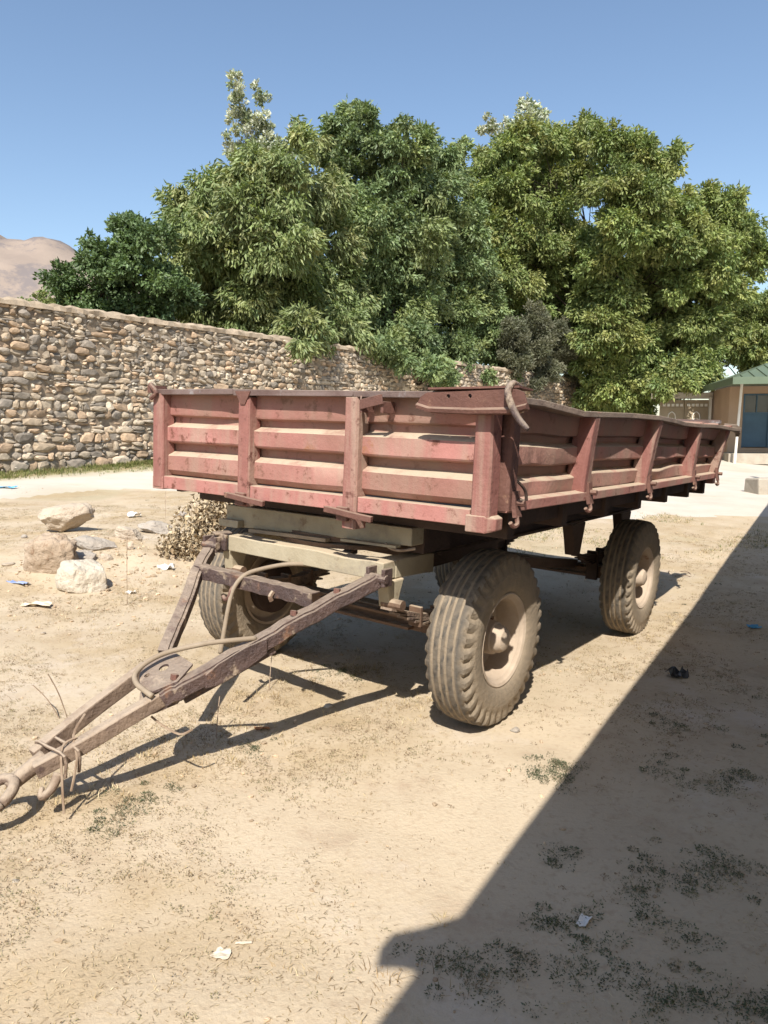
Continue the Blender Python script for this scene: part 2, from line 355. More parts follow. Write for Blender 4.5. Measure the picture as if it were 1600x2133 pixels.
for i, (s, zc, w, h) in enumerate(stones):
    p = ws(s, WALL_N, zc)
    if zc + h / 2 < float(G0(p[0], p[1])) - .08: continue
    px = 800 + F * p[0] / p[1]; inview = -10 < px < 330 or (px < 1230 and zc > 2.0)
    vis.append((-(w * h) / (p[1] ** 2) if inview else 1, i))
vis.sort(); top300 = set(i for q, i in vis[:300]); ok = set(i for q, i in vis)
for i in sorted(ok):
    s, zc, w, h = stones[i]
    pw = random.uniform(2.6, 6.0); d = (np.abs(SV) ** pw).sum(1) ** (1 / pw); v = SV / d[:, None]
    for q in range(6):
        nr = rng.normal(0, 1, 3) * (1, .7, 1); nr /= np.linalg.norm(nr); tt = v @ nr - random.uniform(.62, 1.05); v = v - np.where(tt > 0, tt * .9, 0)[:, None] * nr
    ex = v.max(0) - v.min(0); v[:, 0] = (v[:, 0] - (v[:, 0].max() + v[:, 0].min()) / 2) * 2 / ex[0]; v[:, 2] = (v[:, 2] - (v[:, 2].max() + v[:, 2].min()) / 2) * 2 / ex[2]
    v = v * (1 + rng.normal(0, .035, (len(v), 1))); tilt = random.gauss(0, .15 + .25 * sstep(2.4, 4, zc)) * min(1, h / w * 1.3)
    dx, dz = v[:, 0] * w * .545, v[:, 2] * h * .575
    lx = dx * math.cos(tilt) - dz * math.sin(tilt); lz = dx * math.sin(tilt) + dz * math.cos(tilt); ly = v[:, 1] * random.uniform(.06, .12) - .01 + random.gauss(0, .02)
    c = STC[random.randrange(len(STC))] * np.array((.96, .91, .86)) * random.uniform(.75, 1.25)
    gx = WS[0] * (s + lx) + WN[0] * (WALL_N - ly); gy = WS[1] * (s + lx) + WN[1] * (WALL_N - ly)
    Vt = np.stack([gx, gy, zc + lz], 1) - WB; Tt = np.tile(c, (len(v), 1))
    if i in top300: npmesh('stone', Vt, SF, M['stone'], wall, tint=Tt, smooth=False)
    else: SVs.append(Vt); SFs.append(SF + off); STs.append(Tt); off += len(v)
for q in range(2600):                                        # chinking stones in the joints
    s = random.uniform(5, S1); zc = random.uniform(.6, WTOP - .15); w = random.uniform(.05, .13); h = w * random.uniform(.4, .8); v = SV * (1 + rng.normal(0, .12, (len(SV), 1))); tl = random.gauss(0, .5)
    dx, dz = v[:, 0] * w * .5, v[:, 2] * h * .5; lx = dx * math.cos(tl) - dz * math.sin(tl); lz = dx * math.sin(tl) + dz * math.cos(tl); ly = v[:, 1] * .05 + .035
    SVs.append(np.stack([WS[0] * (s + lx) + WN[0] * (WALL_N - ly), WS[1] * (s + lx) + WN[1] * (WALL_N - ly), zc + lz], 1) - WB); SFs.append(SF + off); STs.append(np.tile(STC[random.randrange(len(STC))] * random.uniform(.8, 1.3), (len(v), 1))); off += len(v)
npmesh('stones', np.concatenate(SVs), np.concatenate(SFs), M['stone'], wall, tint=np.concatenate(STs), smooth=False, kind='stuff')
def wallprism(name, m, n0, n1, zf0, zf1, ds, jit):
    b = MB(Matrix.Translation(Vector(-WB))); rings = []
    for s in np.arange(S0, S1 + .01, ds):
        j = lambda: random.uniform(-jit, jit)
        rings.append([ws(s, n0 + j(), zf0 + 0), ws(s, n1, zf0), ws(s, n1 + j(), zf1 + j()), ws(s, n0 + .05 + j(), zf1 + j()), ws(s, n0 + j(), zf1 - .05 + j())])
    b.frames([[Vector(p) for p in r] for r in rings]); return b.build(name, m, wall)
wallprism('mortar_core', M['mortar'], WALL_N - .028, WALL_N + .5, -.4, WTOP - .06, .35, .008)
wallprism('capping', M['coping'], WALL_N - .10, WALL_N + .56, WTOP - .06, WTOP + .08, .13, .028)

# ------------------------------------------------------------------ leaves, blades
def leaves(P, D, L, Wd, tint, fold=.25, rnd=.5):
    """P base points, D directions (unit), L lengths, Wd widths -> folded four-sided leaves"""
    n = len(P); r = rng.normal(0, 1, (n, 3)); sd = np.cross(D, r); sd /= np.linalg.norm(sd, axis=1)[:, None] + 1e-9; up = np.cross(sd, D)
    m = P + D * (L * .45)[:, None]; e = P + D * L[:, None] - up * (L * .12)[:, None]
    a = m + sd * (Wd * .5)[:, None] + up * (Wd * fold)[:, None]; b = m - sd * (Wd * .5)[:, None] + up * (Wd * fold)[:, None]
    V = np.stack([P, a, e, b], 1).reshape(-1, 3); i = np.arange(n)[:, None] * 4
    Fc = np.concatenate([i + [0, 1, 2], i + [0, 2, 3]], 0); return V, Fc, np.repeat(tint, 4, 0)
def unit(v): return v / (np.linalg.norm(v, axis=-1, keepdims=True) + 1e-9)
def crown(lobes, per, L, Wd, droop, cols, spray=6, spread=.3, shell=.55):
    """lobes: (centre, radius). Each lobe carries leafy boughs near its surface, with gaps between, and a thin fill inside"""
    Ps, Ds, Ts, Ls = [], [], [], []
    for c, r in lobes:
        c = np.asarray(c); m = max(3, int(round(9 * min(1.6, r / .8)))); total = per * r * r
        bu = unit(rng.normal(0, 1, (m, 3))); bp = c + bu * (r * rng.uniform(.45, 1.02, m))[:, None] * np.array((1, 1, .92)); bs = r * rng.uniform(.16, .46, m)
        lob = rng.uniform(.85, 1.18)
        for q in range(m + 1):
            if q < m: n = max(4, int(total * .80 * (bs[q] ** 2) / (bs ** 2).sum())); ctr, u0, sg = bp[q], bu[q], bs[q]
            else: n = max(4, int(total * .20)); ctr, u0, sg = c, np.zeros(3), r * .6
            u = unit(rng.normal(0, 1, (n, 3))); pos = ctr + u * (sg * rng.random(n) ** .45)[:, None] * np.array((1.15, 1.15, .85))
            base = cols[rng.integers(0, len(cols))] * .5 + cols[rng.integers(0, len(cols), n)] * .5
            base = base * rng.uniform(.85, 1.15, (n, 1)) * lob
            for k in range(spray):
                d = unit(u0 * .5 + u * .45 + rng.normal(0, spread + .12, (n, 3)) + np.array((0, 0, -droop)))
                Ps.append(pos + rng.normal(0, L * .35, (n, 3))); Ds.append(d); Ts.append(base * rng.uniform(.8, 1.2, (n, 1))); Ls.append(L * rng.uniform(.65, 1.2, n))
    P, D, T, Ln = np.concatenate(Ps), np.concatenate(Ds), np.concatenate(Ts), np.concatenate(Ls)
    return leaves(P, D, Ln, Ln * Wd * rng.uniform(.8, 1.2, len(Ln)), T)
def wall_depth(px): return 2.6 * F / max(266 - .135 * px, 40)
def tree(name, label, cat, base, lobes_px, d, per, L, Wd, droop, cols, r0=.28, group=None, deep=1.8, spread=.3, spray=6, thin=.5, twigs=True):
    """lobes_px: (px, py, radius px[, extra depth]) seen at depth d; the crown is filled back from there"""
    bx, by = base; bz = gz(bx, by)
    root = tag(empty(name, Matrix.Translation((bx, by, bz))), label, cat, group); B = np.array((bx, by, bz)); lobes = []
    cx = sum(l[0] for l in lobes_px) / len(lobes_px); half = max(abs(l[0] - cx) for l in lobes_px) + 1
    for l in lobes_px:
        q = 1 - ((l[0] - cx) / half) ** 2
        for k in range(2):
            wd = wall_depth(l[0]) if l[0] < 1225 else 0; low = sstep(470, 640, l[1]); q = q * (1 - .75 * low)
            dep = max(d, wd + 1.6 + l[2] * d / F) + ((l[3] * (1.0 if wd == 0 else 1.5)) if len(l) > 3 else 0) + (-deep * .7 * q + random.uniform(-.5, .5) if k == 0 else deep * (.1 + .5 * q) + random.uniform(-.6, .6))
            if k and random.random() > thin + .35: continue
            rr = l[2] * dep / F * (1 if k == 0 else .95)
            lobes.append((at(l[0] + (random.uniform(-8, 8) if k else 0), l[1], dep) - B, rr))
    V, Fc, T = crown(lobes, per, L, Wd, droop, cols, spray, spread)
    npmesh('crown', V, Fc, M['leaf'], root, tint=T)
    b = MB(); top = max(c[2] for c, r in lobes)
    b.tube([(0, 0, -.2), (.1, .05, top * .2), (.0, .1, top * .45), (.1, 0, top * .8)], r0, 10, 4, rs=[r0 * 1.25, r0, r0 * .75, r0 * .25])
    for c, r in lobes[::2]:
        h = min(c[2] * .55, top * .5) * random.uniform(.6, 1); s = Vector((.05, .05, h)); e = Vector(c); e = s.lerp(e, .86) + Vector((0, .5, 0))
        m1 = s.lerp(e, .35) + Vector(rng.normal(0, .3, 3)) + Vector((0, .5, .35)); m2 = s.lerp(e, .7) + Vector(rng.normal(0, .3, 3)) + Vector((0, .5, .3))
        b.tube([s, m1, m2, e], .08, 5, 3, rs=[r0 * .34, r0 * .16, r0 * .09, r0 * .04])
        if twigs:
            for q in range(4):
                u = Vector(unit(rng.normal(0, 1, 3))); b.tube([e * .85 + s * .15, e + u * r * .9], .02, 4, rs=[.03, .008])
    b.build('trunk', M['bark'], root, smooth=True); return root
C_dark = np.array([(.095, .142, .056), (.118, .168, .066), (.075, .12, .048)]) * 1.15
C_mid = np.array([(.180, .225, .085), (.215, .255, .11), (.145, .195, .075), (.25, .255, .105)]) * 1.1
C_blue = np.array([(.165, .215, .090), (.135, .190, .085), (.215, .245, .098), (.12, .165, .075)]) * 1.12
C_yel = np.array([(.215, .255, .080), (.18, .23, .072), (.27, .275, .095), (.14, .195, .068)]) * 1.08
C_silver = np.array([(.48, .49, .40), (.30, .34, .22), (.62, .62, .54), (.18, .22, .11)])
C_grey = np.array([(.150, .155, .095), (.18, .175, .115), (.12, .13, .08)])
TG = 'leafy trees beyond the stone wall'
def base_at(px, d): p = at(px, 900, d); return (p[0], p[1])
tree('mulberry_tree', 'dark small-leaved tree at the left end, nearest the hill, over the wall top', 'tree', base_at(235, 20.5),
     [(292, 485, 42), (262, 475, 34), (236, 535, 46), (190, 545, 36), (182, 500, 16), (150, 585, 40), (230, 610, 56), (305, 580, 60), (125, 612, 26), (110, 590, 12), (165, 640, 44), (315, 650, 52), (235, 662, 40), (285, 535, 50), (355, 620, 60), (330, 500, 40)],
     20.5, 620, .13, .55, .15, C_dark, .2, TG)
tree('walnut_tree', 'mid-green drooping-leaved tree left of centre, hanging over the stone wall', 'tree', base_at(520, 24.0),
     [(385, 420, 40), (370, 402, 22), (430, 400, 46), (490, 375, 46), (545, 350, 44), (600, 345, 44), (640, 300, 30), (625, 270, 16), (420, 480, 66), (510, 450, 74), (600, 430, 74), (670, 400, 60), (395, 560, 62), (365, 500, 36), (480, 550, 80), (580, 530, 80), (670, 500, 76), (420, 640, 60), (350, 640, 40), (520, 640, 70), (610, 620, 80), (690, 600, 76), (570, 690, 40), (640, 690, 56, -1.5), (632, 722, 24, -2.2), (720, 680, 50, -1.0), (480, 680, 34)],
     24.0, 420, .23, .30, .75, C_mid, .3, TG, deep=2.4)
tree('elm_tree', 'taller blue-green tree at centre with upright tip sprays, behind the drooping one', 'tree', base_at(800, 28.5),
     [(735, 235, 26), (760, 232, 22), (715, 262, 28), (750, 290, 44), (700, 320, 46), (690, 285, 30), (790, 300, 36), (846, 255, 15), (835, 300, 36), (880, 310, 34), (880, 275, 12), (925, 330, 38), (960, 310, 20), (948, 360, 34), (820, 370, 66), (730, 390, 60), (900, 400, 56), (770, 460, 74), (860, 480, 74), (930, 450, 46), (800, 560, 80), (890, 560, 80), (950, 560, 60), (760, 640, 70), (850, 660, 80), (940, 650, 74), (800, 720, 50, -2), (880, 720, 56, -2), (960, 730, 54, -1), (900, 772, 34, -2.5), (840, 745, 26, -2.5), (930, 790, 24, -2.5), (1010, 700, 54), (1012, 790, 24, -1), (985, 560, 50), (1000, 640, 54), (975, 480, 44), (1040, 735, 40), (1020, 690, 44), (1050, 770, 28, -.5), (1005, 590, 40)],
     28.0, 430, .20, .40, .45, C_blue, .3, TG, deep=2.4)
tree('plane_tree', 'broad yellow-green tree right of centre, the widest crown, beyond the end of the wall', 'tree', base_at(1310, 38.0),
     [(1015, 560, 50), (1000, 480, 44), (1200, 650, 50), (1190, 600, 44), (1215, 720, 44), (1050, 320, 46), (1010, 345, 36), (1100, 295, 46), (1140, 280, 30), (1150, 310, 40), (1200, 285, 34), (1225, 262, 26), (1258, 300, 36), (1300, 310, 40), (1342, 318, 34), (1338, 292, 18), (1375, 350, 34), (1408, 318, 18), (1392, 345, 24), (1000, 420, 50), (1060, 400, 60), (1130, 390, 62), (1200, 380, 62), (1280, 390, 60), (1350, 410, 54), (1020, 500, 60), (1090, 490, 66), (1160, 470, 58), (1280, 470, 40), (1400, 440, 46), (1470, 415, 30), (1480, 395, 14), (1320, 490, 66), (1390, 510, 66), (1450, 480, 56), (1515, 440, 40), (1540, 412, 18), (1530, 490, 46), (1568, 540, 40), (1490, 550, 60), (1570, 490, 26), (1590, 520, 30), (1050, 580, 66), (1130, 570, 66), (1200, 560, 40, 2), (1260, 550, 52), (1420, 590, 60), (1500, 610, 54), (1080, 650, 60), (1150, 640, 50), (1230, 630, 56, 1), (1290, 620, 66), (1370, 650, 60, 2), (1460, 670, 56), (1250, 700, 60), (1320, 715, 60, 1), (1400, 710, 56, 2), (1460, 745, 46), (1240, 760, 44, 1), (1300, 790, 52, 1.5), (1370, 780, 50, 1), (1440, 790, 38), (1270, 830, 42, 2), (1340, 835, 40, 2), (1230, 820, 36, 2), (1390, 815, 26, 1), (1475, 780, 26), (1280, 745, 40, 1.2), (1350, 765, 36, 1.5), (1300, 700, 44, 1), (1255, 800, 36, 1.5), (1320, 820, 34, 1.5), (1370, 820, 30, 1.5), (1180, 700, 50, 1), (1120, 720, 50, 1), (1240, 680, 50, 0), (1330, 570, 50, 3), (1385, 805, 28, -1.5), (1440, 800, 24, -1.5), (1410, 770, 34, -1), (1230, 520, 50, 3), (1300, 640, 60, 3), (1340, 690, 60, 3)],
     35.0, 360, .22, .40, .5, C_yel, .36, TG, deep=3.6, thin=.9)
tree('ash_tree', 'low tree at the right frame edge above the green roof', 'tree', base_at(1600, 43.0),
     [(1575, 640, 44), (1550, 690, 44), (1600, 630, 30), (1610, 690, 60), (1560, 735, 40), (1530, 720, 30), (1600, 750, 50), (1640, 650, 60), (1520, 670, 30), (1500, 690, 34), (1490, 730, 30), (1525, 640, 26), (1488, 772, 24), (1502, 800, 24)],
     43.0, 260, .25, .36, .5, C_yel * .95, .3, TG, deep=2.0)
PG = 'silver poplars behind the other trees'
tree('poplar_tree', 'silver-leaved poplar with two tall spires, left of centre behind the trees', 'tree', base_at(580, 34.0),
     [(488, 158, 10), (495, 185, 15), (487, 205, 10), (505, 215, 17), (488, 232, 11), (512, 245, 19), (533, 182, 9), (540, 205, 12), (545, 235, 15), (528, 270, 24), (552, 270, 20), (560, 300, 22), (485, 248, 12), (500, 270, 18), (520, 300, 26), (545, 330, 32), (470, 285, 9), (478, 305, 12), (490, 325, 16), (585, 300, 12), (600, 320, 18), (575, 345, 34), (540, 370, 40), (612, 262, 7), (520, 345, 20)],
     34.0, 250, .15, .75, -.1, C_silver, .12, PG, deep=.5, thin=.1)
tree('poplar_tree', 'silver-leaved poplar tip with one rounded head showing above the yellow-green tree', 'tree', base_at(1100, 42.0),
     [(1105, 225, 20), (1090, 215, 10), (1125, 240, 18), (1095, 245, 22), (1060, 258, 10), (1075, 268, 16), (1015, 245, 6), (1022, 262, 9), (1032, 272, 11), (1010, 270, 7), (1045, 285, 18), (1110, 270, 30), (1075, 300, 30)],
     42.0, 130, .17, .75, -.1, C_silver, .22, PG, deep=.9, thin=.3)
tree('grey_shrub', 'fine grey-green shrub spilling over the far stretch of the wall', 'shrub', base_at(1110, 35.5),
     [(1110, 690, 42, -2), (1150, 690, 36, -2), (1070, 710, 36, -2), (1110, 735, 46, -2), (1160, 740, 42, -2), (1195, 760, 24, -2), (1080, 755, 32, -2), (1060, 680, 26, -2), (1140, 770, 30, -2), (1185, 720, 22, -2), (1110, 660, 24, -2), (1115, 800, 16, -2), (1200, 785, 14, -2)],
     33.6, 800, .15, .26, -.05, C_grey, .1, deep=.9, spread=.6, spray=8)
tree('climbing_vine', 'small pale green vine tips over the left end of the wall cap', 'vine', base_at(80, 16.2),
     [(62, 628, 9), (78, 620, 10), (92, 628, 11), (84, 612, 6), (50, 630, 6), (108, 632, 10)], 16.2, 1600, .07, .7, .1, C_yel, .03, deep=.3, spray=5)

# ------------------------------------------------------------------ far house, gate, block, post
def gbox(b, lo, hi): return b.box(lo, hi)
hb = at(1530, 965); HZ0 = gz(hb[0], hb[1]) - .05; hy0 = hb[1]
HR = rad(13); hc, hs = math.cos(HR), math.sin(HR)
def hx(px, ly):
    """where along the house front, at depth ly behind the posts, the photograph's column px falls"""
    a = (px - 800) / F; return (a * (hy0 + ly * hc) - hb[0] - ly * hs) / (hc + a * hs)
house = tag(empty('house', Matrix.Translation((hb[0], hy0, HZ0)) @ Matrix.Rotation(-HR, 4, 'Z')), 'tan plastered house with green hipped roof and porch at the right edge', 'house')
wx0 = hx(1512, 2.2); ez = 3.50 - HZ0
dx0, dx1 = hx(1541, 2.2), hx(1597, 2.2)
b = MB(); b.box((wx0, 2.2, 0), (dx0, 2.4, ez - .12)); b.box((dx1, 2.2, 0), (10, 2.4, ez - .12)); b.box((dx0, 2.2, 2.85), (dx1, 2.4, ez - .12)); b.box((dx0, 2.2, 0), (dx1, 2.4, .62))
b.box((wx0, 2.403, 0), (wx0 + .2, 6.5, ez - .12)); b.box((9.8, 2.403, 0), (10, 6.5, ez - .12)); b.box((wx0 + .203, 6.3, 0), (9.797, 6.5, ez - .12)); b.build('wall', M['plaster'], house)
b = MB(); ex0 = hx(1519, -1.5)
rv = [(ex0, -1.5, ez), (10.6, -1.5, ez), (10.6, 6.9, ez), (ex0, 6.9, ez), (ex0 + 2.9, 2.7, ez + 1.15), (7.6, 2.7, ez + 1.15)]
b.add(rv, [(0, 1, 5, 4), (1, 2, 5), (2, 3, 4, 5), (3, 0, 4)]); rf = b.build('roof', M['greenroof'], house)
for k in range(26):
    x = ex0 + .3 + .42 * k; t = min(1, (x - ex0) / 2.9, (10.6 - x) / 3.0); MB().sweep([(x, -1.5, ez + .012), (x, -1.5 + 4.2 * t, ez + .012 + 1.15 * t)], [(-.018, 0), (.018, 0), (.010, .03), (-.010, .03)]).build('seam', M['greenroof'], rf)
b = MB(); b.box((ex0, -1.54, ez - .24), (10.6, -1.503, ez + .02)); b.box((ex0 - .04, -1.54, ez - .24), (ex0 - .003, 6.9, ez + .02)); b.build('fascia', M['greenroof'], house)
MB().box((ex0 + .003, -1.50, ez - .10), (10.5, 2.19, ez - .06)).build('soffit', M['greenroof'], house)
b = MB(); b.box((wx0 - .3, .45, 0), (10, 2.19, .42)); b.build('porch_step', M['concrete'], house)
for k in range(4): MB().cyl((.0 + 2.6 * k, 0, -.1), (.12 + 2.6 * k, 0, ez - .1), .05, 10).build('post', M['whitepaint'], house)
dm = (dx0 + dx1) / 2
dr = MB().box((dx0 + .05, 2.24, .65), (dx1 - .05, 2.29, 2.05)).build('door', M['bluedoor'], house)
b = MB(); b.box((dx0, 2.18, .62), (dx0 + .06, 2.30, 2.85)); b.box((dx1 - .06, 2.18, .62), (dx1, 2.30, 2.85)); b.box((dx0 + .063, 2.18, 2.79), (dx1 - .063, 2.30, 2.85)); b.box((dx0 + .063, 2.20, 2.03), (dx1 - .063, 2.30, 2.09)); b.box((dm - .02, 2.20, 2.09), (dm + .02, 2.30, 2.79)); b.build('door_frame', M['bluedoor'], dr)
MB().box((dx0 + .063, 2.25, 2.09), (dx1 - .063, 2.27, 2.79)).build('glass', M['glass'], dr)
gd = 34.2; g0 = at(1372, 900, gd)[0]; g1 = at(1474, 900, gd)[0]; gzz = gz((g0 + g1) / 2, gd)
gate = tag(empty('metal_gate', Matrix.Translation((g0, gd, gzz))), 'beige two-leaf metal gate with scroll ornaments beside the house', 'gate'); gw = g1 - g0; gm = gw / 2; gh = 3.08 - gzz
for x0_, x1_ in ((.02, gm - .015), (gm + .015, gw - .02)):
    lf = MB().box((x0_, 0, .1), (x1_, .05, gh - .12)).build('gate_leaf', M['gate'], gate)
    b = MB()
    for xx in (x0_, x1_ - .06): b.box((xx, -.03, .1), (xx + .06, -.003, gh - .12))
    for zz in (.1, 1.2, gh - .55, gh - .18): b.box((x0_ + .063, -.03, zz), (x1_ - .063, -.003, zz + .06))
    b.build('rail', M['gate'], lf)
    cx = (x0_ + x1_) / 2
    for q in (-1, 1): MB().tube([(cx + q * .02, -.02, gh - .95), (cx + q * .16, -.02, gh - 1.02), (cx + q * .14, -.02, gh - .78), (cx, -.02, gh - .66)], .022, 6, 5).build('scroll', M['whitepaint'], lf)
    for k in range(5): MB().box((x0_ + .12 + k * .2, -.04, gh - .42), (x0_ + .24 + k * .2, -.005, gh - .3)).build('ornament', M['whitepaint'], lf)
MB().box((-.3, .06, gh - .06), (gw + .2, .3, gh + .22)).build('lintel', M['whitewash'], gate)
MB().box((gw + .0, -.1, 0), (gw + .09, .04, gh + .02)).build('gate_post', M['whitepaint'], gate)
p = at(1590, 1029); b = MB(Matrix.Translation((0, 0, 0))); b.box((-.22, -.2, -.1), (.9, .5, .36), .025)
o = b.build('concrete_block', M['concrete'], bevel=.04); o.location = p; tag(o, 'low concrete block cut off by the right frame edge', 'block')
pp = at(1601, 1003); o = MB().tube([(0, 0, -.2), (.03, 0, .8), (.02, .02, 1.75)], .10, 10, 3).build('timber_post', M['dark'], smooth=True); o.location = (pp[0] + .12, pp[1], pp[2]); tag(o, 'dark timber post standing behind the concrete block at the right edge', 'post')

# the shed just right of the camera: its eave throws the big shadow
E0 = np.array((.03, 1.78)) - np.array((.14, 1.09)) / 1.18 * 2.7; EU = np.array((.511, .860)); EN = np.array((.860, -.511)); E0 = E0 - .02 * EN
Ms = Matrix(((EN[0], EU[0], 0, E0[0]), (EN[1], EU[1], 0, E0[1]), (0, 0, 1, 0), (0, 0, 0, 1)))     # x away from the yard, y along the eave
shed = tag(empty('shed', Ms), 'whitewashed shed beside the camera whose eave shades the ground', 'shed')
b = MB(); b.box((.62, -7, -.3), (.87, 19, 2.56)); b.box((5.0, -7, -.3), (5.25, 19, 2.56)); b.box((.873, -7, -.3), (4.997, -6.75, 2.56)); b.box((.873, 18.75, -.3), (4.997, 19, 2.56)); b.build('wall', M['whitewash'], shed)
b = MB(); b.frames([[Vector((0, y, 2.63)), Vector((0, y, 2.7)), Vector((5.6, y, 2.85)), Vector((5.6, y, 2.78))] for y in (-7.5, 19.5)]); b.build('roof', M['slate'], shed)
b = MB(); b.frames([[Vector((x, u - w, 2.57)), Vector((x, u + w, 2.57)), Vector((x, u + w, 2.66)), Vector((x, u - w, 2.66))] for x, u, w in ((.15, .40, .11), (-.01, .375, .105), (-.09, .31, .055), (-.155, .255, .036))]); b.build('gutter_spout', M['dark'], shed)

# ------------------------------------------------------------------ the trailer
yaw, rol, pit = rad(35.545), rad(2.010), rad(-.8796)
def frame_matrix(o, yaw, rol, pit):
    def tw(q):
        x, y, z = q; x, z = x * math.cos(rol) + z * math.sin(rol), -x * math.sin(rol) + z * math.cos(rol)
        y, z = y * math.cos(pit) - z * math.sin(pit), y * math.sin(pit) + z * math.cos(pit)
        return Vector((x * math.cos(yaw) + y * math.sin(yaw), -x * math.sin(yaw) + y * math.cos(yaw), z))
    m = Matrix.Identity(4)
    for i, e in enumerate(((1, 0, 0), (0, 1, 0), (0, 0, 1))):
        c = tw(e)
        for j in range(3): m[j][i] = c[j]
    for j in range(3): m[j][3] = o[j]
    return m
MT = frame_matrix((-.4903, 3.5948, 0), yaw, rol, pit)
dc = MT @ Vector((-.085, .71, 0)); MDW = frame_matrix((dc.x, dc.y, dc.z + .055), rad(35.545 + .58), rad(2.469), 0)
MD = MT.inverted() @ MDW                                     # dolly (front turntable bogie) inside the trailer's frame
tr = tag(empty('farm_trailer', MT), 'four-wheeled farm trailer with faded red ribbed steel sides and rusty drawbar', 'trailer')
HW, LEN = 1.08, 4.25

# boards: z against depth behind the outer face
PROF = [(1.700, .052), (1.592, .046), (1.580, .050), (1.570, .088), (1.536, .088), (1.516, .034), (1.512, .030), (1.438, .030), (1.430, .035), (1.418, .088), (1.380, .088), (1.358, .038), (1.352, .034), (1.275, .036), (1.252, .055), (1.243, .075)]
def board(name, m, origin, du, length, inward, zoff=0, zs=1, wav=.0042, sag=None, parent=tr, n=60, posts=()):
    """ribbed sheet: u along du, depth along inward"""
    b = MB(); rings = []; gr = []; du = Vector(du); iw = Vector(inward); O = Vector(origin)
    zz = [1.24 + (q[0] - 1.24) * zs + zoff for q in PROF]; rd = random.Random(int(length * 100) + len(posts))
    dents = [(rd.uniform(0, length), rd.uniform(1.26, 1.68), rd.uniform(.05, .16), rd.uniform(-.008, .022)) for q in range(int(length * 7))]
    for i in range(n + 1):
        u = length * i / n; out = []
        for (z0, d0), z in zip(PROF, zz):
            w = wav * (fbm(u * 1.7 + zoff * 7, z * 5 + origin[0] * 3, 1.0, 3, 21) - .5) * 4
            dx, dz = sag(u, z) if sag else (0, 0)
            for du_, dz_, rr_, dd_ in dents:
                dx += dd_ * math.exp(-((u - du_) / rr_) ** 2 - ((z - dz_) / (rr_ * .45)) ** 2)
            out.append(O + du * u + iw * (d0 + w + dx) + Vector((0, 0, z + dz + w * .9)))
            gr.append(float(np.clip((np.interp(z0, [1.24, 1.30, 1.36, 1.37, 1.42, 1.43, 1.5, 1.53, 1.58, 1.60, 1.7], [.95, .62, .3, .8, .75, .22, .10, .6, .55, .35, .7]) + (fbm(u * 2.5 + origin[0], z * 9, 1.0, 4, 33) - .5) * 2.0) * .62, 0, 1)))
        gr += gr[-len(out):][::-1]; rings.append(out)
    fr = [r + [p + iw * .006 for p in reversed(r)] for r in rings]
    b.frames(fr); b.at = gr; return b.build(name, m, parent, angle=rad(28), attr='grime')
front = board('front_board', M['red'], (-HW + .04, 0, 0), (1, 0, 0), 2 * HW - .08, (0, 1, 0))
def post(x, w, z0, z1, parent, m, y0=-.012, y1=.075, name='post', T=None):
    b = MB(T); a = w / 2
    rings = [[Vector((x + k * a * .8, y0, z)), Vector((x + k * a, y0 + .012, z)), Vector((x + k * a, y1, z)), Vector((x - k * a, y1, z)), Vector((x - k * a, y0 + .012, z)), Vector((x - k * a * .8, y0, z))] for z, k in ((z0, 1.0), (z0 + .2, 1.03), (z1 - .15, .98), (z1, 1.0))]
    b.frames(rings); return b.build(name, m, parent, bevel=.003)
post(-.346, .080, 1.125, 1.685, front, M['red_post']); post(.352, .080, 1.085, 1.690, front, M['red_post'])
post(-1.035, .086, 1.172, 1.700, front, M['red_post'], name='corner_post'); post(1.030, .084, 1.20, 1.675, front, M['red_post'], name='corner_post')
MB().box((-HW, -.014, 1.693), (-.42, .06, 1.722), .003).build('top_rail', M['railgrey'], front, bevel=.003)
MB().box((-.418, -.014, 1.692), (.36, .06, 1.720), .003).build('top_rail', M['railgrey'], front, bevel=.003)
MB().box((.362, -.014, 1.690), (HW, .06, 1.717), .003).build('top_rail', M['railgrey'], front, bevel=.003)
for x0, x1 in ((-.99, -.39), (-.302, .309), (.396, .982)):
    MB().box((x0, .0, 1.166), (x1, .06, 1.236), .002).build('bottom_rail', M['red'], front, bevel=.003)
MB().box((-HW, -.008, 1.160), (-.993, .062, 1.232)).build('corner_foot', M['red'], front, bevel=.004)
b = MB(); b.frames([[Vector((.972, -.018, z)), Vector((1.06, -.018, z)), Vector((1.095 - q, .02, z)), Vector((1.095 - q, .08, z)), Vector((.972, .08, z))] for z, q in ((1.145, .03), (1.156, 0), (1.205, 0), (1.215, .02))]); b.build('corner_foot', M['red_post'], front, bevel=.004)
b = MB(); b.add([(-.40, -.018, 1.712), (-.29, -.018, 1.712), (-.33, -.018, 1.645), (-.36, -.018, 1.645), (-.40, -.010, 1.712), (-.29, -.010, 1.712), (-.33, -.010, 1.645), (-.36, -.010, 1.645)], [(0, 1, 2, 3), (7, 6, 5, 4), (0, 4, 5, 1), (1, 5, 6, 2), (2, 6, 7, 3), (3, 7, 4, 0)]); b.build('gusset', M['rust'], front)
for x, z in ((-.31, 1.166), (.365, 1.157)):                 # latch bars across the post feet
    l = MB().sweep([(x - .13, -.035, z + .012), (x - .05, -.045, z + .008), (x + .05, -.045, z - .002), (x + .14, -.03, z - .012)], [(-.012, -.014), (.012, -.014), (.012, .014), (-.012, .014)]).build('latch_bar', M['rust'], front, bevel=.003)
    MB().box((x - .065, -.036, z - .035), (x + .0, -.014, z + .03)).build('bracket', M['rust'], l, bevel=.004)
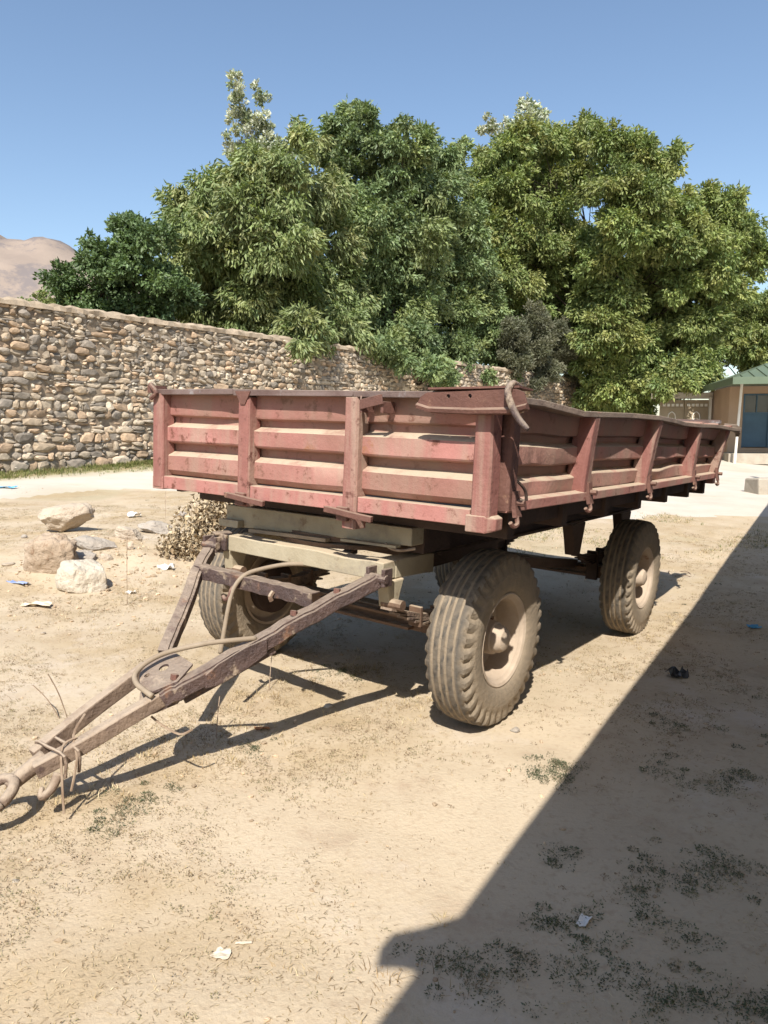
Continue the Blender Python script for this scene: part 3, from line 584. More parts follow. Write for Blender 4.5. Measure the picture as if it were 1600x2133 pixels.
b = MB(); b.sweep([(.415, -.02, 1.675), (.44, -.055, 1.655), (.56, -.06, 1.68)], [(-.004, -.022), (.004, -.022), (.004, .022), (-.004, .022)]); b.box((.43, -.052, 1.62), (.445, .04, 1.67)); b.box((.545, -.052, 1.62), (.56, .04, 1.67)); b.build('hinge_bracket', M['rust'], front, bevel=.002)
b = MB(); b.tube([(-1.10, .0, 1.745), (-1.06, -.035, 1.74), (-1.02, -.03, 1.70), (-1.06, -.035, 1.668)], .013, 8, 4); b.box((-1.11, -.02, 1.70), (-1.03, .05, 1.74)); b.build('corner_latch', M['rust'], front)

# right-hand side board (bent, its top rail wavy)
def sagf(u, z):
    t = (z - 1.24) / .46; f = max(0, t) ** 1.5
    d = -.05 * f * math.exp(-((u - 2.2) / 1.4) ** 2) + .10 * f * sstep(3.3, 4.2, u) * -1 + (.022 * math.sin(u * 5.1) * f if u > .3 else 0)
    return float(d), float(-.012 * f * math.sin(u * 2.4 + .4) - .028 * f * sstep(.1, .9, u) - .03 * f * sstep(3.6, 4.25, u))
SZ = .055
side = board('side_board', M['red_dirty'], (HW + .004, .10, 0), (0, 1, 0), LEN - .14, (-1, 0, 0), zoff=-.004, zs=.975, wav=.009, sag=sagf, n=110)
def side_post(y, w, m, x=HW, sgn=1, top=1.675, bot=1.228, par=side):
    b = MB(); rings = []
    for z, k in ((bot, .9), (bot + .08, 1.05), (top - .14, 1.0), (top, .86)):
        s = sagf(y, z)[0] if sgn > 0 else 0; xo = x + sgn * (.028 - s); xi = x - sgn * (.07 + (s if sgn > 0 else 0)); a = w / 2 * k
        rings.append([Vector((xo, y - a * .75, z)), Vector((xo, y + a * .75, z)), Vector((xo - sgn * .014, y + a, z)), Vector((xi, y + a, z)), Vector((xi, y - a, z)), Vector((xo - sgn * .014, y - a, z))])
    b.frames(rings); return b.build('post', m, par, bevel=.004)
for y in (.996, 2.08, 3.27): side_post(y, .10, M['red_post'])
side_post(.135, .085, M['rust'], top=1.66); side_post(4.14, .085, M['red_post'])
rl = [(.07, 0, 0), (.4, .0, -.004)] + [(y, sagf(y, 1.70)[0], sagf(y, 1.70)[1]) for y in (.8, 1.2, 1.6, 2.0, 2.4, 2.8, 3.2, 3.5, 3.8, 4.0, 4.2, 4.36)]
ylist = [q[0] for q in rl]
prev = 0
for cut in ((0, 6), (6, 10), (10, 14)):                       # three lengths of rail, butted
    seg = rl[cut[0]:cut[1]] if cut[1] == 14 else rl[cut[0]:cut[1]] + [rl[cut[1]]]
    MB().sweep([(HW - .012 - d, y - (.002 if i == len(seg) - 1 else 0), 1.690 + z) for i, (y, d, z) in enumerate(seg)], [(-.075, -.012), (.045, -.012), (.045, .016), (-.055, .018), (-.080, .006)]).build('top_rail', M['raildust'], side, bevel=.003)
MB().sweep([(HW + .06, 4.14, 1.672), (HW + .10, 4.26, 1.664), (HW + .12, 4.38, 1.640), (HW + .10, 4.44, 1.600)], [(-.02, -.03), (.02, -.03), (.025, .02), (-.02, .024)], scale=[.8, 1.1, 1.0, .7]).build('bent_rail_end', M['raildust'], side, bevel=.004)
b = MB(); b.sweep([(HW + .005, .10, 1.252), (HW + .012, 1.2, 1.248), (HW + .006, 2.3, 1.245), (HW + .012, 3.2, 1.25), (HW + .004, 4.2, 1.252)], [(-.028, -.028), (.016, -.028), (.020, .018), (-.028, .026)]); b.build('bottom_rail', M['red_dirty'], side, bevel=.004)
def hook(y, z=1.255, par=side):
    b = MB(); b.sweep([(HW + .03, y, z + .06), (HW + .035, y, z), (HW + .045, y, z - .05)], [(-.024, -.009), (.028, -.009), (.024, .009), (-.024, .009)], up=(1, 0, 0))
    b.tube([(HW + .045, y - .01, z - .045), (HW + .055, y - .018, z - .075), (HW + .05, y - .045, z - .085), (HW + .045, y - .065, z - .068)], .010, 6, 3)
    b.cyl((HW + .0, y, z + .01), (HW + .075, y, z + .01), .014, 8); return b.build('hook', M['rust'], par)
for y in (.155, 1.02, 2.10, 3.29, 4.10): hook(y)
b = MB(); b.tube([(HW + .01, .165, 1.36), (HW + .03, .19, 1.345), (HW + .04, .23, 1.31), (HW + .04, .245, 1.27)], .007, 6, 4); b.build('chain_link', M['dark'], side)
b = MB(); b.cyl((HW - .05, .02, 1.64), (HW + .10, .03, 1.648), .012, 8); b.build('hinge_pin', M['wire'], side)
ov = board('side_board', M['red_dirty'], (-HW, .10, 0), (0, 1, 0), LEN - .14, (1, 0, 0), n=40)
for y in (.14, 1.0, 2.08, 3.27, 4.14): side_post(y, .10, M['red_dirty'], -HW, -1, 1.70, 1.20, ov)
MB().box((-HW - .02, .08, 1.695), (-HW + .07, LEN, 1.722)).build('top_rail', M['railgrey'], ov)
tg = board('tailgate', M['red_dirty'], (-HW + .04, LEN, 0), (1, 0, 0), 2 * HW - .08, (0, -1, 0), n=40)
for x in (-1.03, -.35, .35, 1.03): MB().box((x - .04, LEN - .07, 1.17), (x + .04, LEN + .03, 1.69)).build('post', M['red_dirty'], tg, bevel=.003)
MB().box((-HW, LEN - .06, 1.692), (HW, LEN + .02, 1.72)).build('top_rail', M['railgrey'], tg)
b = MB(); b.box((-HW + .03, .07, 1.205), (HW - .04, LEN - .05, 1.232)); b.build('bed_floor', M['dark'], tr)
for i, y in enumerate((.32, .95, 1.6, 2.25, 2.9, 3.55, 4.1)): MB().box((-HW + .06, y - .035, 1.085), (HW - .06, y + .035, 1.203)).build('cross_member', M['dark'], tr, bevel=.003)
MB().box((HW - .13, .12, 1.13), (HW - .085, LEN - .1, 1.20)).build('edge_channel', M['dark'], tr); MB().box((-HW + .055, .12, 1.14), (-HW + .10, LEN - .1, 1.20)).build('edge_channel', M['dark'], tr)
for x in (-.45, .45):
    b = MB(); b.box((x - .035, .62, .90), (x + .035, 4.1, .915)); b.box((x - .035, .62, 1.068), (x + .035, 4.1, 1.083)); b.box((x - .006, .62, .916), (x + .006, 4.1, 1.067)); b.build('chassis_beam', M['dark'], tr)
b = MB(); b.frames([[Vector((x, .25, z0)), Vector((x, .36, z0)), Vector((x, .36, z1)), Vector((x, .25, z1))] for x, z0, z1 in ((-.745, .954, 1.079), (-.1, .978, 1.081), (.540, .996, 1.083))]); o = b.build('front_chassis_beam', M['beige'], tr, bevel=.006)
for x in (.44, -.74): MB().box((x, .363, .945), (x + .1, .62, 1.075)).build('chassis_outrigger', M['dark'], tr, bevel=.004)
MB().box((-.755, .20, .963), (-.60, .247, 1.0), .004).build('step_bracket', M['beige'], tr, bevel=.004)
b = MB(); b.sweep([(-.52, .228, .958), (-.25, .222, .966), (.05, .215, .972)], [(-.02, -.01), (.02, -.01), (.02, .008), (-.02, .008)]); b.build('loose_strip', M['hose'], tr)
b = MB(); b.sweep([(.14, .225, .984), (.48, .225, .990)], [(-.02, -.006), (.02, -.006), (.02, .006), (-.02, .006)]); b.build('loose_strip', M['beige'], tr)
b = MB(); b.tube([(.41, .22, .998), (.44, .215, .980), (.50, .215, .975), (.57, .24, .99)], .007, 6, 5); b.build('pipe', M['wire'], tr)
# turntable ring and dolly frame (dolly frame coordinates through MD)
b = MB(MD)
for z0, z1, r0, r1 in ((.885, .905, .33, .50), (.912, .94, .36, .47)):
    k = 40; rings = []
    for i in range(k + 1):
        a = 2 * math.pi * i / k; c, s = math.cos(a), math.sin(a); rings.append([Vector((r0 * c, r0 * s, z0)), Vector((r1 * c, r1 * s, z0)), Vector((r1 * c, r1 * s, z1)), Vector((r0 * c, r0 * s, z1))])
    b.frames(rings, cap=False)
b.build('turntable_ring', M['brown'], tr)
BY = -.567
def cbeam(name, x0, x1, y0, y1, z0, z1, m, t=.008, par=tr, bevel=.005):
    return MB(MD).box((x0, y0, z0), (x1, y1, z1)).build(name, m, par, bevel=bevel)
b = MB(MD); xs_ = np.linspace(-.515, .555, 14); rings = []
for x in xs_:
    k = .006 * (fbm(x * 6, 1.0, 1, 3, 4) - .5) * 2; rings.append([Vector((x, BY + k, .792)), Vector((x, BY + k, .878 + k)), Vector((x, BY + .10, .880 + k)), Vector((x, BY + .10, .792))])
b.frames(rings); fb = b.build('dolly_front_beam', M['beige'], tr, bevel=.005)
for x0, x1 in ((-.515, -.435), (.455, .557)):
    b = MB(MD); rings = [[Vector((x0, y, zl)), Vector((x1, y, zl)), Vector((x1, y, zh)), Vector((x0, y, zh))] for y, zl, zh in ((BY + .103, .790, .880), (-.20, .775, .875), (-.12, .768, .868))]
    b.frames(rings); b.build('dolly_side_beam', M['beige'], tr, bevel=.005)
    b = MB(MD); b.box((x0 + .01, -.117, .79), (x1 - .01, .62, .865)); b.build('dolly_side_beam', M['dark'], tr, bevel=.004)
cbeam('dolly_cross_beam', -.43, .45, .0, .1, .79, .87, M['dark']); cbeam('dolly_cross_beam', -.43, .45, .55, .65, .79, .87, M['dark'])
for x in (-.53, .56):
    b = MB(MD); sx = 1 if x > 0 else -1
    b.frames([[Vector((x - .055, y0, z)), Vector((x + .012, y0, z)), Vector((x + .012, y1, z)), Vector((x - .055, y1, z))] for z, y0, y1 in ((.787, BY + .02, BY + .16), (.72, BY + .03, BY + .13), (.655, BY + .04, BY + .11))])
    b.build('spring_hanger', M['beige'], tr, bevel=.008)
    MB(MD).box((x - .02, .50, .62), (x + .04, .58, .787)).build('spring_hanger', M['dark'], tr, bevel=.006)
    sp = empty('leaf_spring', None, tr)
    for k in range(6):
        h = .56 - k * .07; zc = .552 - k * .012
        MB(MD).sweep([(x + .015, -h * 1.0, zc + .11 * (h / .56) ** 2), (x + .015, -h * .5, zc + .028), (x + .015, 0, zc), (x + .015, h * .5, zc + .028), (x + .015, h, zc + .11 * (h / .56) ** 2)], [(-.033, -.0055), (.033, -.0055), (.033, .0055), (-.033, .0055)]).build('leaf', M['drawbar_dusty'], sp)
    for yy, dz in ((-.30, .04), (-.10, .0), (.10, .0)): MB(MD).box((x - .022, yy - .010, .480 + dz), (x + .052, yy + .010, .585 + dz)).build('spring_clip', M['brown'], sp, bevel=.004)
    b = MB(MD); b.cyl((x - .04, BY + .06, .675), (x + .075, BY + .06, .675), .026, 10); b.build('spring_eye', M['brown'], sp)
R_, TT, TWD = .452, .839, .225
def axle(T, track, yc, zc, rot=0):
    b = MB(T); b.sweep([(-track + .1, yc, zc), (track - .1, yc, zc)], [(-.045, -.05), (.045, -.05), (.045, .05), (-.045, .05)]); a = b.build('axle', M['brown'], tr, bevel=.006)
    b = MB(T); b.box((-.25, yc - .10, zc - .035), (.40, yc - .05, zc - .02)); b.box((-.25, yc - .1, zc + .022), (.40, yc - .05, zc + .036)); b.build('brake_rod', M['brown'], a)
axle(MD, TT, 0, .452)
# wheel: x outward
def wheel(T, x, y, z, sgn, seed):
    w = empty('wheel', None, tr); n = 108; r = random.Random(seed); ph = r.random()
    hw = .115
    # half profile of the tyre section, outer to inner: (x, radius, mud, kind) kind 1 = lug zone
    pr = [(.080, .232, 1, 0), (.100, .246, 1, 0), (.112, .262, .9, 0), (.119, .300, .85, 0), (.122, .335, .85, 0), (.121, .348, 1, 0), (.119, .360, .8, 2), (.116, .395, .8, 1), (.108, .430, .6, 1), (.092, .4435, .35, 3), (.076, .4470, .1, 0), (.067, .4478, .42, 0), (.063, .4435, .9, 0), (.054, .4435, .9, 0), (.050, .4495, .40, 0), (.026, .4515, .32, 0), (.022, .4465, .9, 0), (.012, .4465, .9, 0), (.008, .4525, .32, 0)]
    pr = pr + [(-a, b_, c, d) for a, b_, c, d in reversed(pr)]
    k = len(pr); vs = []; at_ = []; fs = []; lug = [0, 1, 1, .35]
    for i in range(n):
        th = 2 * math.pi * (i + ph) / n; lg = (i % 3 != 0); lg2 = (i % 3 == 1)
        for j, (px_, pr_, md, kd) in enumerate(pr):
            rr = pr_; xx = px_
            if kd == 1: rr += (.0 if lg else -.016); xx -= (0 if lg else .013) * (1 if px_ > 0 else -1)
            if kd == 3: rr -= (0 if lg else .012)
            if kd == 2: xx -= (0 if lg else .004) * (1 if px_ > 0 else -1)
            t2 = th + (.035 if kd == 1 else 0)
            rr += .0018 * math.sin(5 * th + seed) + r.uniform(-.0008, .0008); cut = (i % 6 == (j * 2) % 6) and pr_ > .4487 and kd == 0; rr -= .006 * cut; md = md - .6 * cut
            vs.append((sgn * xx, rr * math.cos(t2), rr * math.sin(t2))); at_.append(min(1, max(0, md + (0 if lg or kd == 0 else .4) * (kd > 0) + r.uniform(-.12, .12))))
        for j in range(k - 1): fs.append((i * k + j, i * k + j + 1, ((i + 1) % n) * k + j + 1, ((i + 1) % n) * k + j))
    Tw = T @ Matrix.Translation((x, y, z))
    b = MB(Tw); b.add(vs, fs, at_); b.build('tyre', M['rubber'], w, attr='mud', angle=rad(32))
    s = sgn
    b = MB(Tw); b.lathe_x([(s * a, q) for a, q in ((.084, .236), (.102, .246), (.106, .240), (.098, .226), (.088, .221), (.080, .210), (.0, .200), (-.045, .192), (-.056, .172), (-.058, .150), (-.056, .118), (-.044, .118), (-.044, .05))], (0, 0, 0), 40)
    b.lathe_x([(s * a, q) for a, q in ((-.044, .108), (-.066, .11), (-.068, .15), (-.060, .205), (-.084, .236), (-.102, .246), (-.10, .23), (-.03, .195))], (0, 0, 0), 40)
    b.build('rim', M['rim'], w, angle=rad(30))
    b = MB(Tw); b.lathe_x([(s * a, q) for a, q in ((-.05, .112), (-.028, .110), (-.020, .090), (.030, .087), (.050, .084), (.054, .074), (.082, .070), (.104, .056), (.116, .030), (.118, .001))], (0, 0, 0), 24)
    hb_ = b.build('hub', M['rim'], w, angle=rad(30))
    for q in range(6):
        a = 2 * math.pi * q / 6 + seed; b = MB(Tw); c = (0, .100 * math.cos(a), .100 * math.sin(a)); b.cyl((s * -.026, c[1], c[2]), (s * .0, c[1], c[2]), .012, 6); b.build('wheel_nut', M['brown'], w)
    b = MB(Tw); b.lathe_x([(s * a, q) for a, q in ((-.07, .01), (-.07, .165), (-.13, .165), (-.13, .01))], (0, 0, 0), 28); b.build('brake_drum', M['dark'], w, angle=rad(30))
    return w
wheel(MD, TT - .012, 0, .452, 1, 1); wheel(MD, -TT + .012, 0, .452, -1, 2)
I4 = Matrix.Identity(4); RY = 3.16
wheel(I4, .735, RY, .455, 1, 3); wheel(I4, -.735, RY, .455, -1, 4)
axle(I4, .735, RY, .455)
for x in (-.45, .45):
    sp = empty('leaf_spring', None, tr)
    for k in range(6):
        h = .56 - k * .07; zc = .60 - k * .013
        MB().sweep([(x, RY - h, zc + .07 * (h / .56) ** 2), (x, RY - h * .5, zc + .015), (x, RY, zc), (x, RY + h * .5, zc + .015), (x, RY + h, zc + .07 * (h / .56) ** 2)], [(-.033, -.0055), (.033, -.0055), (.033, .0055), (-.033, .0055)]).build('leaf', M['dark'], sp)
    for yy in (-.1, .1): MB().box((x - .045, RY + yy - .016, .40), (x + .045, RY + yy + .016, .63)).build('spring_clip', M['dark'], sp)
    for yy, zb in ((RY - .56, .66), (RY + .56, .66)):
        b = MB(); b.frames([[Vector((x - .04, yy - a, z)), Vector((x + .04, yy - a, z)), Vector((x + .04, yy + c, z)), Vector((x - .04, yy + c, z))] for z, a, c in ((zb, .05, .06), (zb + .12, .09, .1), (.898, .14, .14))]); b.build('spring_hanger', M['dark'], tr, bevel=.006)
b = MB(); b.sweep([(.32, 1.15, .80), (.30, 2.0, .66), (.28, RY - .05, .50)], [(-.03, -.035), (.03, -.035), (.03, .035), (-.03, .035)]); b.build('thrust_bar', M['dark'], tr, bevel=.004)
b = MB(); b.sweep([(-.2, 1.05, .88), (-.2, 2.2, .83)], [(-.06, -.06), (.06, -.06), (.06, .06), (-.06, .06)]); b.build('air_tank', M['dark'], tr, bevel=.03)
b = MB(); b.cyl((0, 1.5, .80), (0, 1.75, 1.16), .09, 14); b.cyl((0, 1.44, .72), (0, 1.56, .88), .06, 12); b.build('tipping_cylinder', M['dark'], tr)
b = MB(); b.box((-.41, 1.4, .91), (.41, 1.52, 1.06)); b.box((-.41, 3.75, .91), (.41, 3.86, 1.06)); b.build('chassis_crossbeam', M['dark'], tr)

# drawbar, in dolly coordinates
db = empty('drawbar', None, tr)
def chan(path, w, h, name, m=M['drawbar'], sc=None, jit=.004, k=6):
    P = spline(path, k); P = [p + Vector((random.uniform(-jit, jit) * .5, 0, random.uniform(-jit, jit))) for p in P]
    t = .009; pf = [(-w / 2, -h / 2), (w / 2, -h / 2), (w / 2, h / 2), (-w / 2, h / 2), (-w / 2, h / 2 - t), (w / 2 - t * 1.6, h / 2 - t), (w / 2 - t * 1.6, -h / 2 + t), (-w / 2, -h / 2 + t)]
    b = MB(MD); b.sweep(P, pf); return b.build(name, m, db, bevel=.003)
chan([(.540, -.600, .800), (.400, -.884, .672), (.290, -1.13, .556), (.180, -1.395, .432), (.118, -1.49, .385)], -.058, .072, 'arm')
MB(MD).sweep(spline([(.118, -1.47, .392), (.060, -1.62, .325), (.0, -1.78, .25), (-.075, -1.935, .178)], 5), [(-.033, -.032), (.026, -.032), (.026, .022), (.018, .030), (-.027, .030), (-.033, .022)]).build('tongue_bar', M['drawbar_dusty'], db, bevel=.006)
chan([(-.590, -.650, .782), (-.475, -.83, .700), (-.315, -1.03, .606), (-.105, -1.315, .470)], -.046, .070, 'arm')
MB(MD).sweep(spline([(-.105, -1.40, .433), (-.118, -1.50, .385), (-.135, -1.68, .302), (-.145, -1.90, .195)], 5), [(-.026, -.032), (.024, -.032), (.024, .032), (-.026, .032)]).build('tongue_bar', M['drawbar_dusty'], db, bevel=.006)
cb = chan([(-.500, -.786, .715), (-.2, -.79, .715), (.1, -.80, .715), (.345, -.805, .712)], .07, .068, 'cross_bar')
b = MB(MD); b.tube([(-.16, -.825, .70), (-.16, -.86, .685), (-.165, -.875, .645), (-.195, -.87, .625), (-.225, -.86, .635)], .011, 8, 4); b.build('hook', M['rust'], cb, smooth=True)
b = MB(MD); b.tube([(.10, -.835, .71), (.10, -.855, .69), (.105, -.85, .67)], .012, 6, 3); b.build('bolt', M['brown'], cb)
vs, fs = plate([(-.075, -1.375), (-.01, -1.335), (.15, -1.36), (.17, -1.455), (.11, -1.534), (.019, -1.535), (-.05, -1.48)], [circ(.034, -1.420, .021), circ(-.002, -1.478, .012)], .010)
kz = .67 / 1.43; b = MB(MD); b.add([(x, y, .80 + (y + .62) * kz + .043 + z) for x, y, z in vs], fs); b.build('gusset_plate', M['drawbar'], db)
b = MB(MD); b.add([(x, y, .80 + (y + .62) * kz - .045 + z) for x, y, z in vs], fs); b.build('gusset_plate', M['drawbar'], db)
MB(MD).sweep(spline([(.335, -1.06, .532), (.25, -1.24, .445), (.165, -1.42, .362)], 5), [(-.012, -.014), (.016, -.014), (.016, .014), (-.012, .014)]).build('stiffener_bar', M['drawbar'], db, bevel=.004)
b = MB(MD); b.frames([[Vector((x + .043, y - .01, z - h)), Vector((x + .051, y - .01, z - h)), Vector((x + .051, y - .01, z + h)), Vector((x + .043, y - .01, z + h))] for x, y, z, h in ((.30, -1.11, .565, .035), (.262, -1.20, .523, .050), (.215, -1.31, .470, .047), (.195, -1.36, .448, .030))]); b.build('patch_plate', M['drawbar'], db, bevel=.003)
for x, y, z in ((.45, -.78, .755), (.36, -.97, .672), (.14, -1.45, .455)): MB(MD).cyl((x, y, z + .0), (x, y + .004, z + .022), .016, 6).build('bolt', M['rust'], db)
# towing end: clamped bars, hooks, eye
b = MB(MD); ex = (-.11, -2.085, .125)
b.tube([(-.10, -1.88, .20), (-.108, -1.97, .155), (-.11, -2.02, .125)], .030, 10, 3, rs=[.034, .030, .024])
k = 22; b.tube([(ex[0] + .072 * math.cos(a), ex[1] + .078 * math.sin(a), ex[2] + .04 * math.sin(a) - .01) for a in (2 * math.pi * i / k for i in range(k + 1))], .021, 8); b.build('towing_eye', M['drawbar_dusty'], db, smooth=True)
b = MB(MD); b.tube([(.005, -1.885, .17), (.01, -1.92, .12), (.0, -1.955, .10), (-.02, -1.94, .125)], .015, 8, 4, rs=[.020, .017, .014, .009]); b.build('safety_hook', M['drawbar_dusty'], db, smooth=True)
b = MB(MD)
for y, w in ((-1.88, .10), (-1.82, .095)): b.tube([(-.06 - w, y, .19), (-.06 - w, y, .245), (-.06, y - .01, .258), (-.06 + w, y, .245), (-.06 + w, y, .16)], .0065, 6, 3)
b.build('clamp', M['drawbar_dusty'], db)
b = MB(MD); b.tube([(-.01, -1.80, .28), (-.01, -1.86, .262), (.035, -1.89, .16), (.06, -1.90, .03)], .005, 5, 5); b.tube([(-.08, -1.72, .33), (-.03, -1.80, .285), (.04, -1.83, .22), (.045, -1.86, .10)], .005, 5, 5); b.build('tie_wire', M['wire'], db)
b = MB(MD); b.tube([(.08, -1.52, .30), (.12, -1.50, .27), (.20, -1.47, .24), (.22, -1.42, .25)], .005, 5, 4); b.build('tie_wire', M['wire'], db)
for x, s in ((.552, 1), (-.605, -1)):
    b = MB(MD); b.cyl((x - .06, BY - .045, .815), (x + .06, BY - .045, .815), .022, 12); b.box((x - .055, BY - .06, .78), (x - .035, BY + .005, .865)); b.box((x + .035, BY - .06, .78), (x + .055, BY + .005, .865)); b.build('hinge', M['drawbar'], db, bevel=.003)
b = MB(MD); b.sweep([(-.515, BY - .012, .835), (-.585, BY - .01, .84), (-.615, BY - .03, .80)], [(-.01, -.045), (.01, -.045), (.01, .045), (-.01, .045)]); b.sweep([(-.55, BY + .0, .88), (-.60, BY + .02, .885)], [(-.05, -.006), (.05, -.006), (.05, .006), (-.05, .006)]); b.build('frame_corner_plate', M['drawbar'], tr, bevel=.004)
b = MB(MD); b.tube([(.08, -.50, .79), (-.009, -.62, .798), (-.094, -.74, .775), (-.122, -.82, .75), (-.152, -.86, .682), (-.156, -.89, .584), (-.153, -.92, .468), (-.154, -.94, .374)], .0115, 8, 6); b.build('brake_hose', M['hose'], db, smooth=True)
b = MB(MD); b.tube([(.302, -1.14, .595), (.212, -1.262, .589), (.137, -1.303, .57), (.02, -1.388, .53), (-.023, -1.466, .494), (-.021, -1.523, .460), (.026, -1.55, .438), (.08, -1.554, .425), (.13, -1.55, .41)], .0115, 8, 6); b.build('brake_hose', M['hose'], db, smooth=True)
# torn strands under the axle, mud drips
b = MB()
for k in range(5): b.tube([(.60 + .02 * k - .1, .66, .42), (.60 + .02 * k - .1, .655, .36 - .02 * (k % 3)), (.605 + .02 * k - .1, .65, .30 - .03 * (k % 2))], .0022, 4, 3)
b.build('hanging_strand', M['wire'], tr)

# steel bumper lying over the front right corner (a thing of its own, resting on the trailer)
bp = tag(empty('bumper_plate', MT), 'rusty steel bumper plate with two holes lying over the trailer corner', 'plate')
vs, fs = plate([(.742, 1.662), (.758, 1.690), (.79, 1.708), (1.0, 1.716), (1.19, 1.724), (1.225, 1.712), (1.238, 1.668), (1.18, 1.652), (1.0, 1.645), (.80, 1.646)], [circ(.893, 1.694, .0085), circ(.992, 1.696, .0085)], .008)
b = MB(); b.add([(x, -.062 + (1.70 - y) * .10 - z, y) for x, y, z in vs], fs); pl = b.build('plate', M['rust'], bp)
b = MB(); b.frames([[Vector((x, y0, z)), Vector((x, y0 - .016, z - .010)), Vector((x, y0 - .012, z - .024)), Vector((x, y0 + .02, z - .028)), Vector((x, y0 + .02, z - .018))] for x, y0, z in ((.742, -.060, 1.668), (.80, -.058, 1.653), (1.0, -.060, 1.650), (1.17, -.062, 1.655), (1.238, -.058, 1.674))]); b.build('flange', M['rust'], bp)
b = MB(); b.frames([[Vector((x, -.060, z)), Vector((x, .07, z - .006)), Vector((x, .07, z - .013)), Vector((x, -.060, z - .008))] for x, z in ((.79, 1.729), (1.0, 1.733), (1.20, 1.737))]); b.build('flange', M['rust'], bp)
b = MB(); b.tube([(1.165, .02, 1.735), (1.168, -.05, 1.745), (1.166, -.085, 1.71), (1.185, -.09, 1.665), (1.218, -.095, 1.615), (1.255, -.10, 1.580), (1.268, -.10, 1.572)], .014, 8, 5, rs=[.012, .014, .0145, .014, .012, .007]); b.build('hook_bar', M['drawbar'], bp, smooth=True)

# ------------------------------------------------------------------ boulders
def rock(name, label, px, py, w, h, m, seed, flat=.7, depth=None, lump=.22, rot=0, sink=.2, cut=0, group='boulders on the bank left of the drawbar', lift=0, tiltx=0, cat='boulder', sub_=5):
    """a boulder whose foot is seen at px, py; w, h in photograph pixels"""
    p = at(px, py); k = p[1] / F; w *= k; h *= k; r = np.random.default_rng(seed); v, f = icos(sub_)
    pw = 2.6; v = v / ((np.abs(v) ** pw).sum(1) ** (1 / pw))[:, None]
    for q in range(14):                                          # facets: planes that shave the form
        nrm = unit(r.normal(0, 1, 3)); dd = r.uniform(.62, .92); t = v @ nrm - dd; v = v - np.where(t > 0, t * .9, 0)[:, None] * nrm
    n3 = lambda k, sd: (fbm(v[:, 0] + 31, v[:, 1] + 33, k, 3, seed + sd) + fbm(v[:, 1] + 37, v[:, 2] + 41, k, 3, seed + sd + 1) + fbm(v[:, 2] + 43, v[:, 0] + 47, k, 3, seed + sd + 2)) / 1.5 - 1
    s = n3(1.1, 0); s2 = n3(3.2, 9); s3 = n3(9, 19)
    v = v * (1 + lump * 1.1 * s + lump * .9 * s2 + lump * .5 * s3)[:, None]
    ext = v.max(0) - v.min(0); v = (v - (v.max(0) + v.min(0)) / 2) / ext
    v = v * np.array((w, w * flat if depth is None else depth, h))
    c, sn = math.cos(rot), math.sin(rot); v = np.stack([v[:, 0] * c - v[:, 2] * sn, v[:, 1], v[:, 0] * sn + v[:, 2] * c], 1)
    o = npmesh(name, v, f, m, smooth=True)
    o.location = (p[0], p[1] + w * flat * .4, p[2] + h * (.5 - sink) + lift); tag(o, label, cat, group); return o
rock('boulder', 'pale rounded white boulder, nearest of the heap on the bank', 160, 1236, 108, 82, M['boulder_white'], 3, .8, lump=.16)
rock('boulder', 'crumbling brown boulder leaning behind the white one', 98, 1200, 124, 112, M['boulder_brown'], 5, .7, lump=.34, rot=.22)
rock('boulder', 'long pale boulder lying on top of the heap', 128, 1112, 122, 58, M['boulder'], 8, .6, lump=.2, rot=.16, lift=.07)
rock('boulder', 'flat grey slab of rock right of the brown boulder', 190, 1150, 92, 34, M['boulder_grey'], 12, .7, lump=.16, rot=-.2)
rock('boulder', 'small greyish rock tucked above the white boulder', 165, 1176, 56, 34, M['boulder_grey'], 14, .8, lump=.2)
rock('boulder', 'small flat pinkish rock right of the small greyish one', 216, 1168, 36, 18, M['boulder'], 15, .8)
rock('boulder', 'tan half-buried rock left of the white plastic scrap', 262, 1126, 60, 34, M['boulder'], 17, .7, rot=-.25)
rock('boulder', 'greyish half-buried slab beside the dry bush', 318, 1112, 74, 32, M['boulder_grey'], 21, .7, rot=-.22)
rock('boulder', 'small upright pale rock below the tan half-buried one', 270, 1148, 16, 26, M['boulder'], 23, .7)
rock('boulder', 'small dark-sided rock at the top of the bank near the bush', 374, 1078, 30, 16, M['boulder_grey'], 25, .7)
PGp = 'loose stones on the ground'
for i, (px, py, w, h, lab, m) in enumerate(((1074, 1527, 22, 13, 'fist-sized grey stone at the foot of the front right wheel', 'boulder_grey'), (12, 1180, 26, 8, 'flat tan stone at the left frame edge above the blue wrapper', 'boulder'), (48, 1122, 14, 11, 'small dark stone left of the crumbling brown boulder', 'boulder_grey'), (684, 1476, 22, 10, 'pale pebble in front of the drawbar shadow', 'boulder_white'), (1182, 1112, 10, 6, 'pebble on the pale ground right of the trailer bed', 'boulder_grey'), (88, 1322, 12, 6, 'pale pebble below the dusty paper at left', 'boulder'), (30, 1840, 16, 7, 'pale flat pebble near the left bottom', 'boulder_white'), (1440, 1500, 14, 7, 'small stone in the shade right of the wheel', 'boulder'))):
    rock('stone', lab, px, py, w, h, M[m], 40 + i, .8, group=PGp, cat='stone', sub_=2)
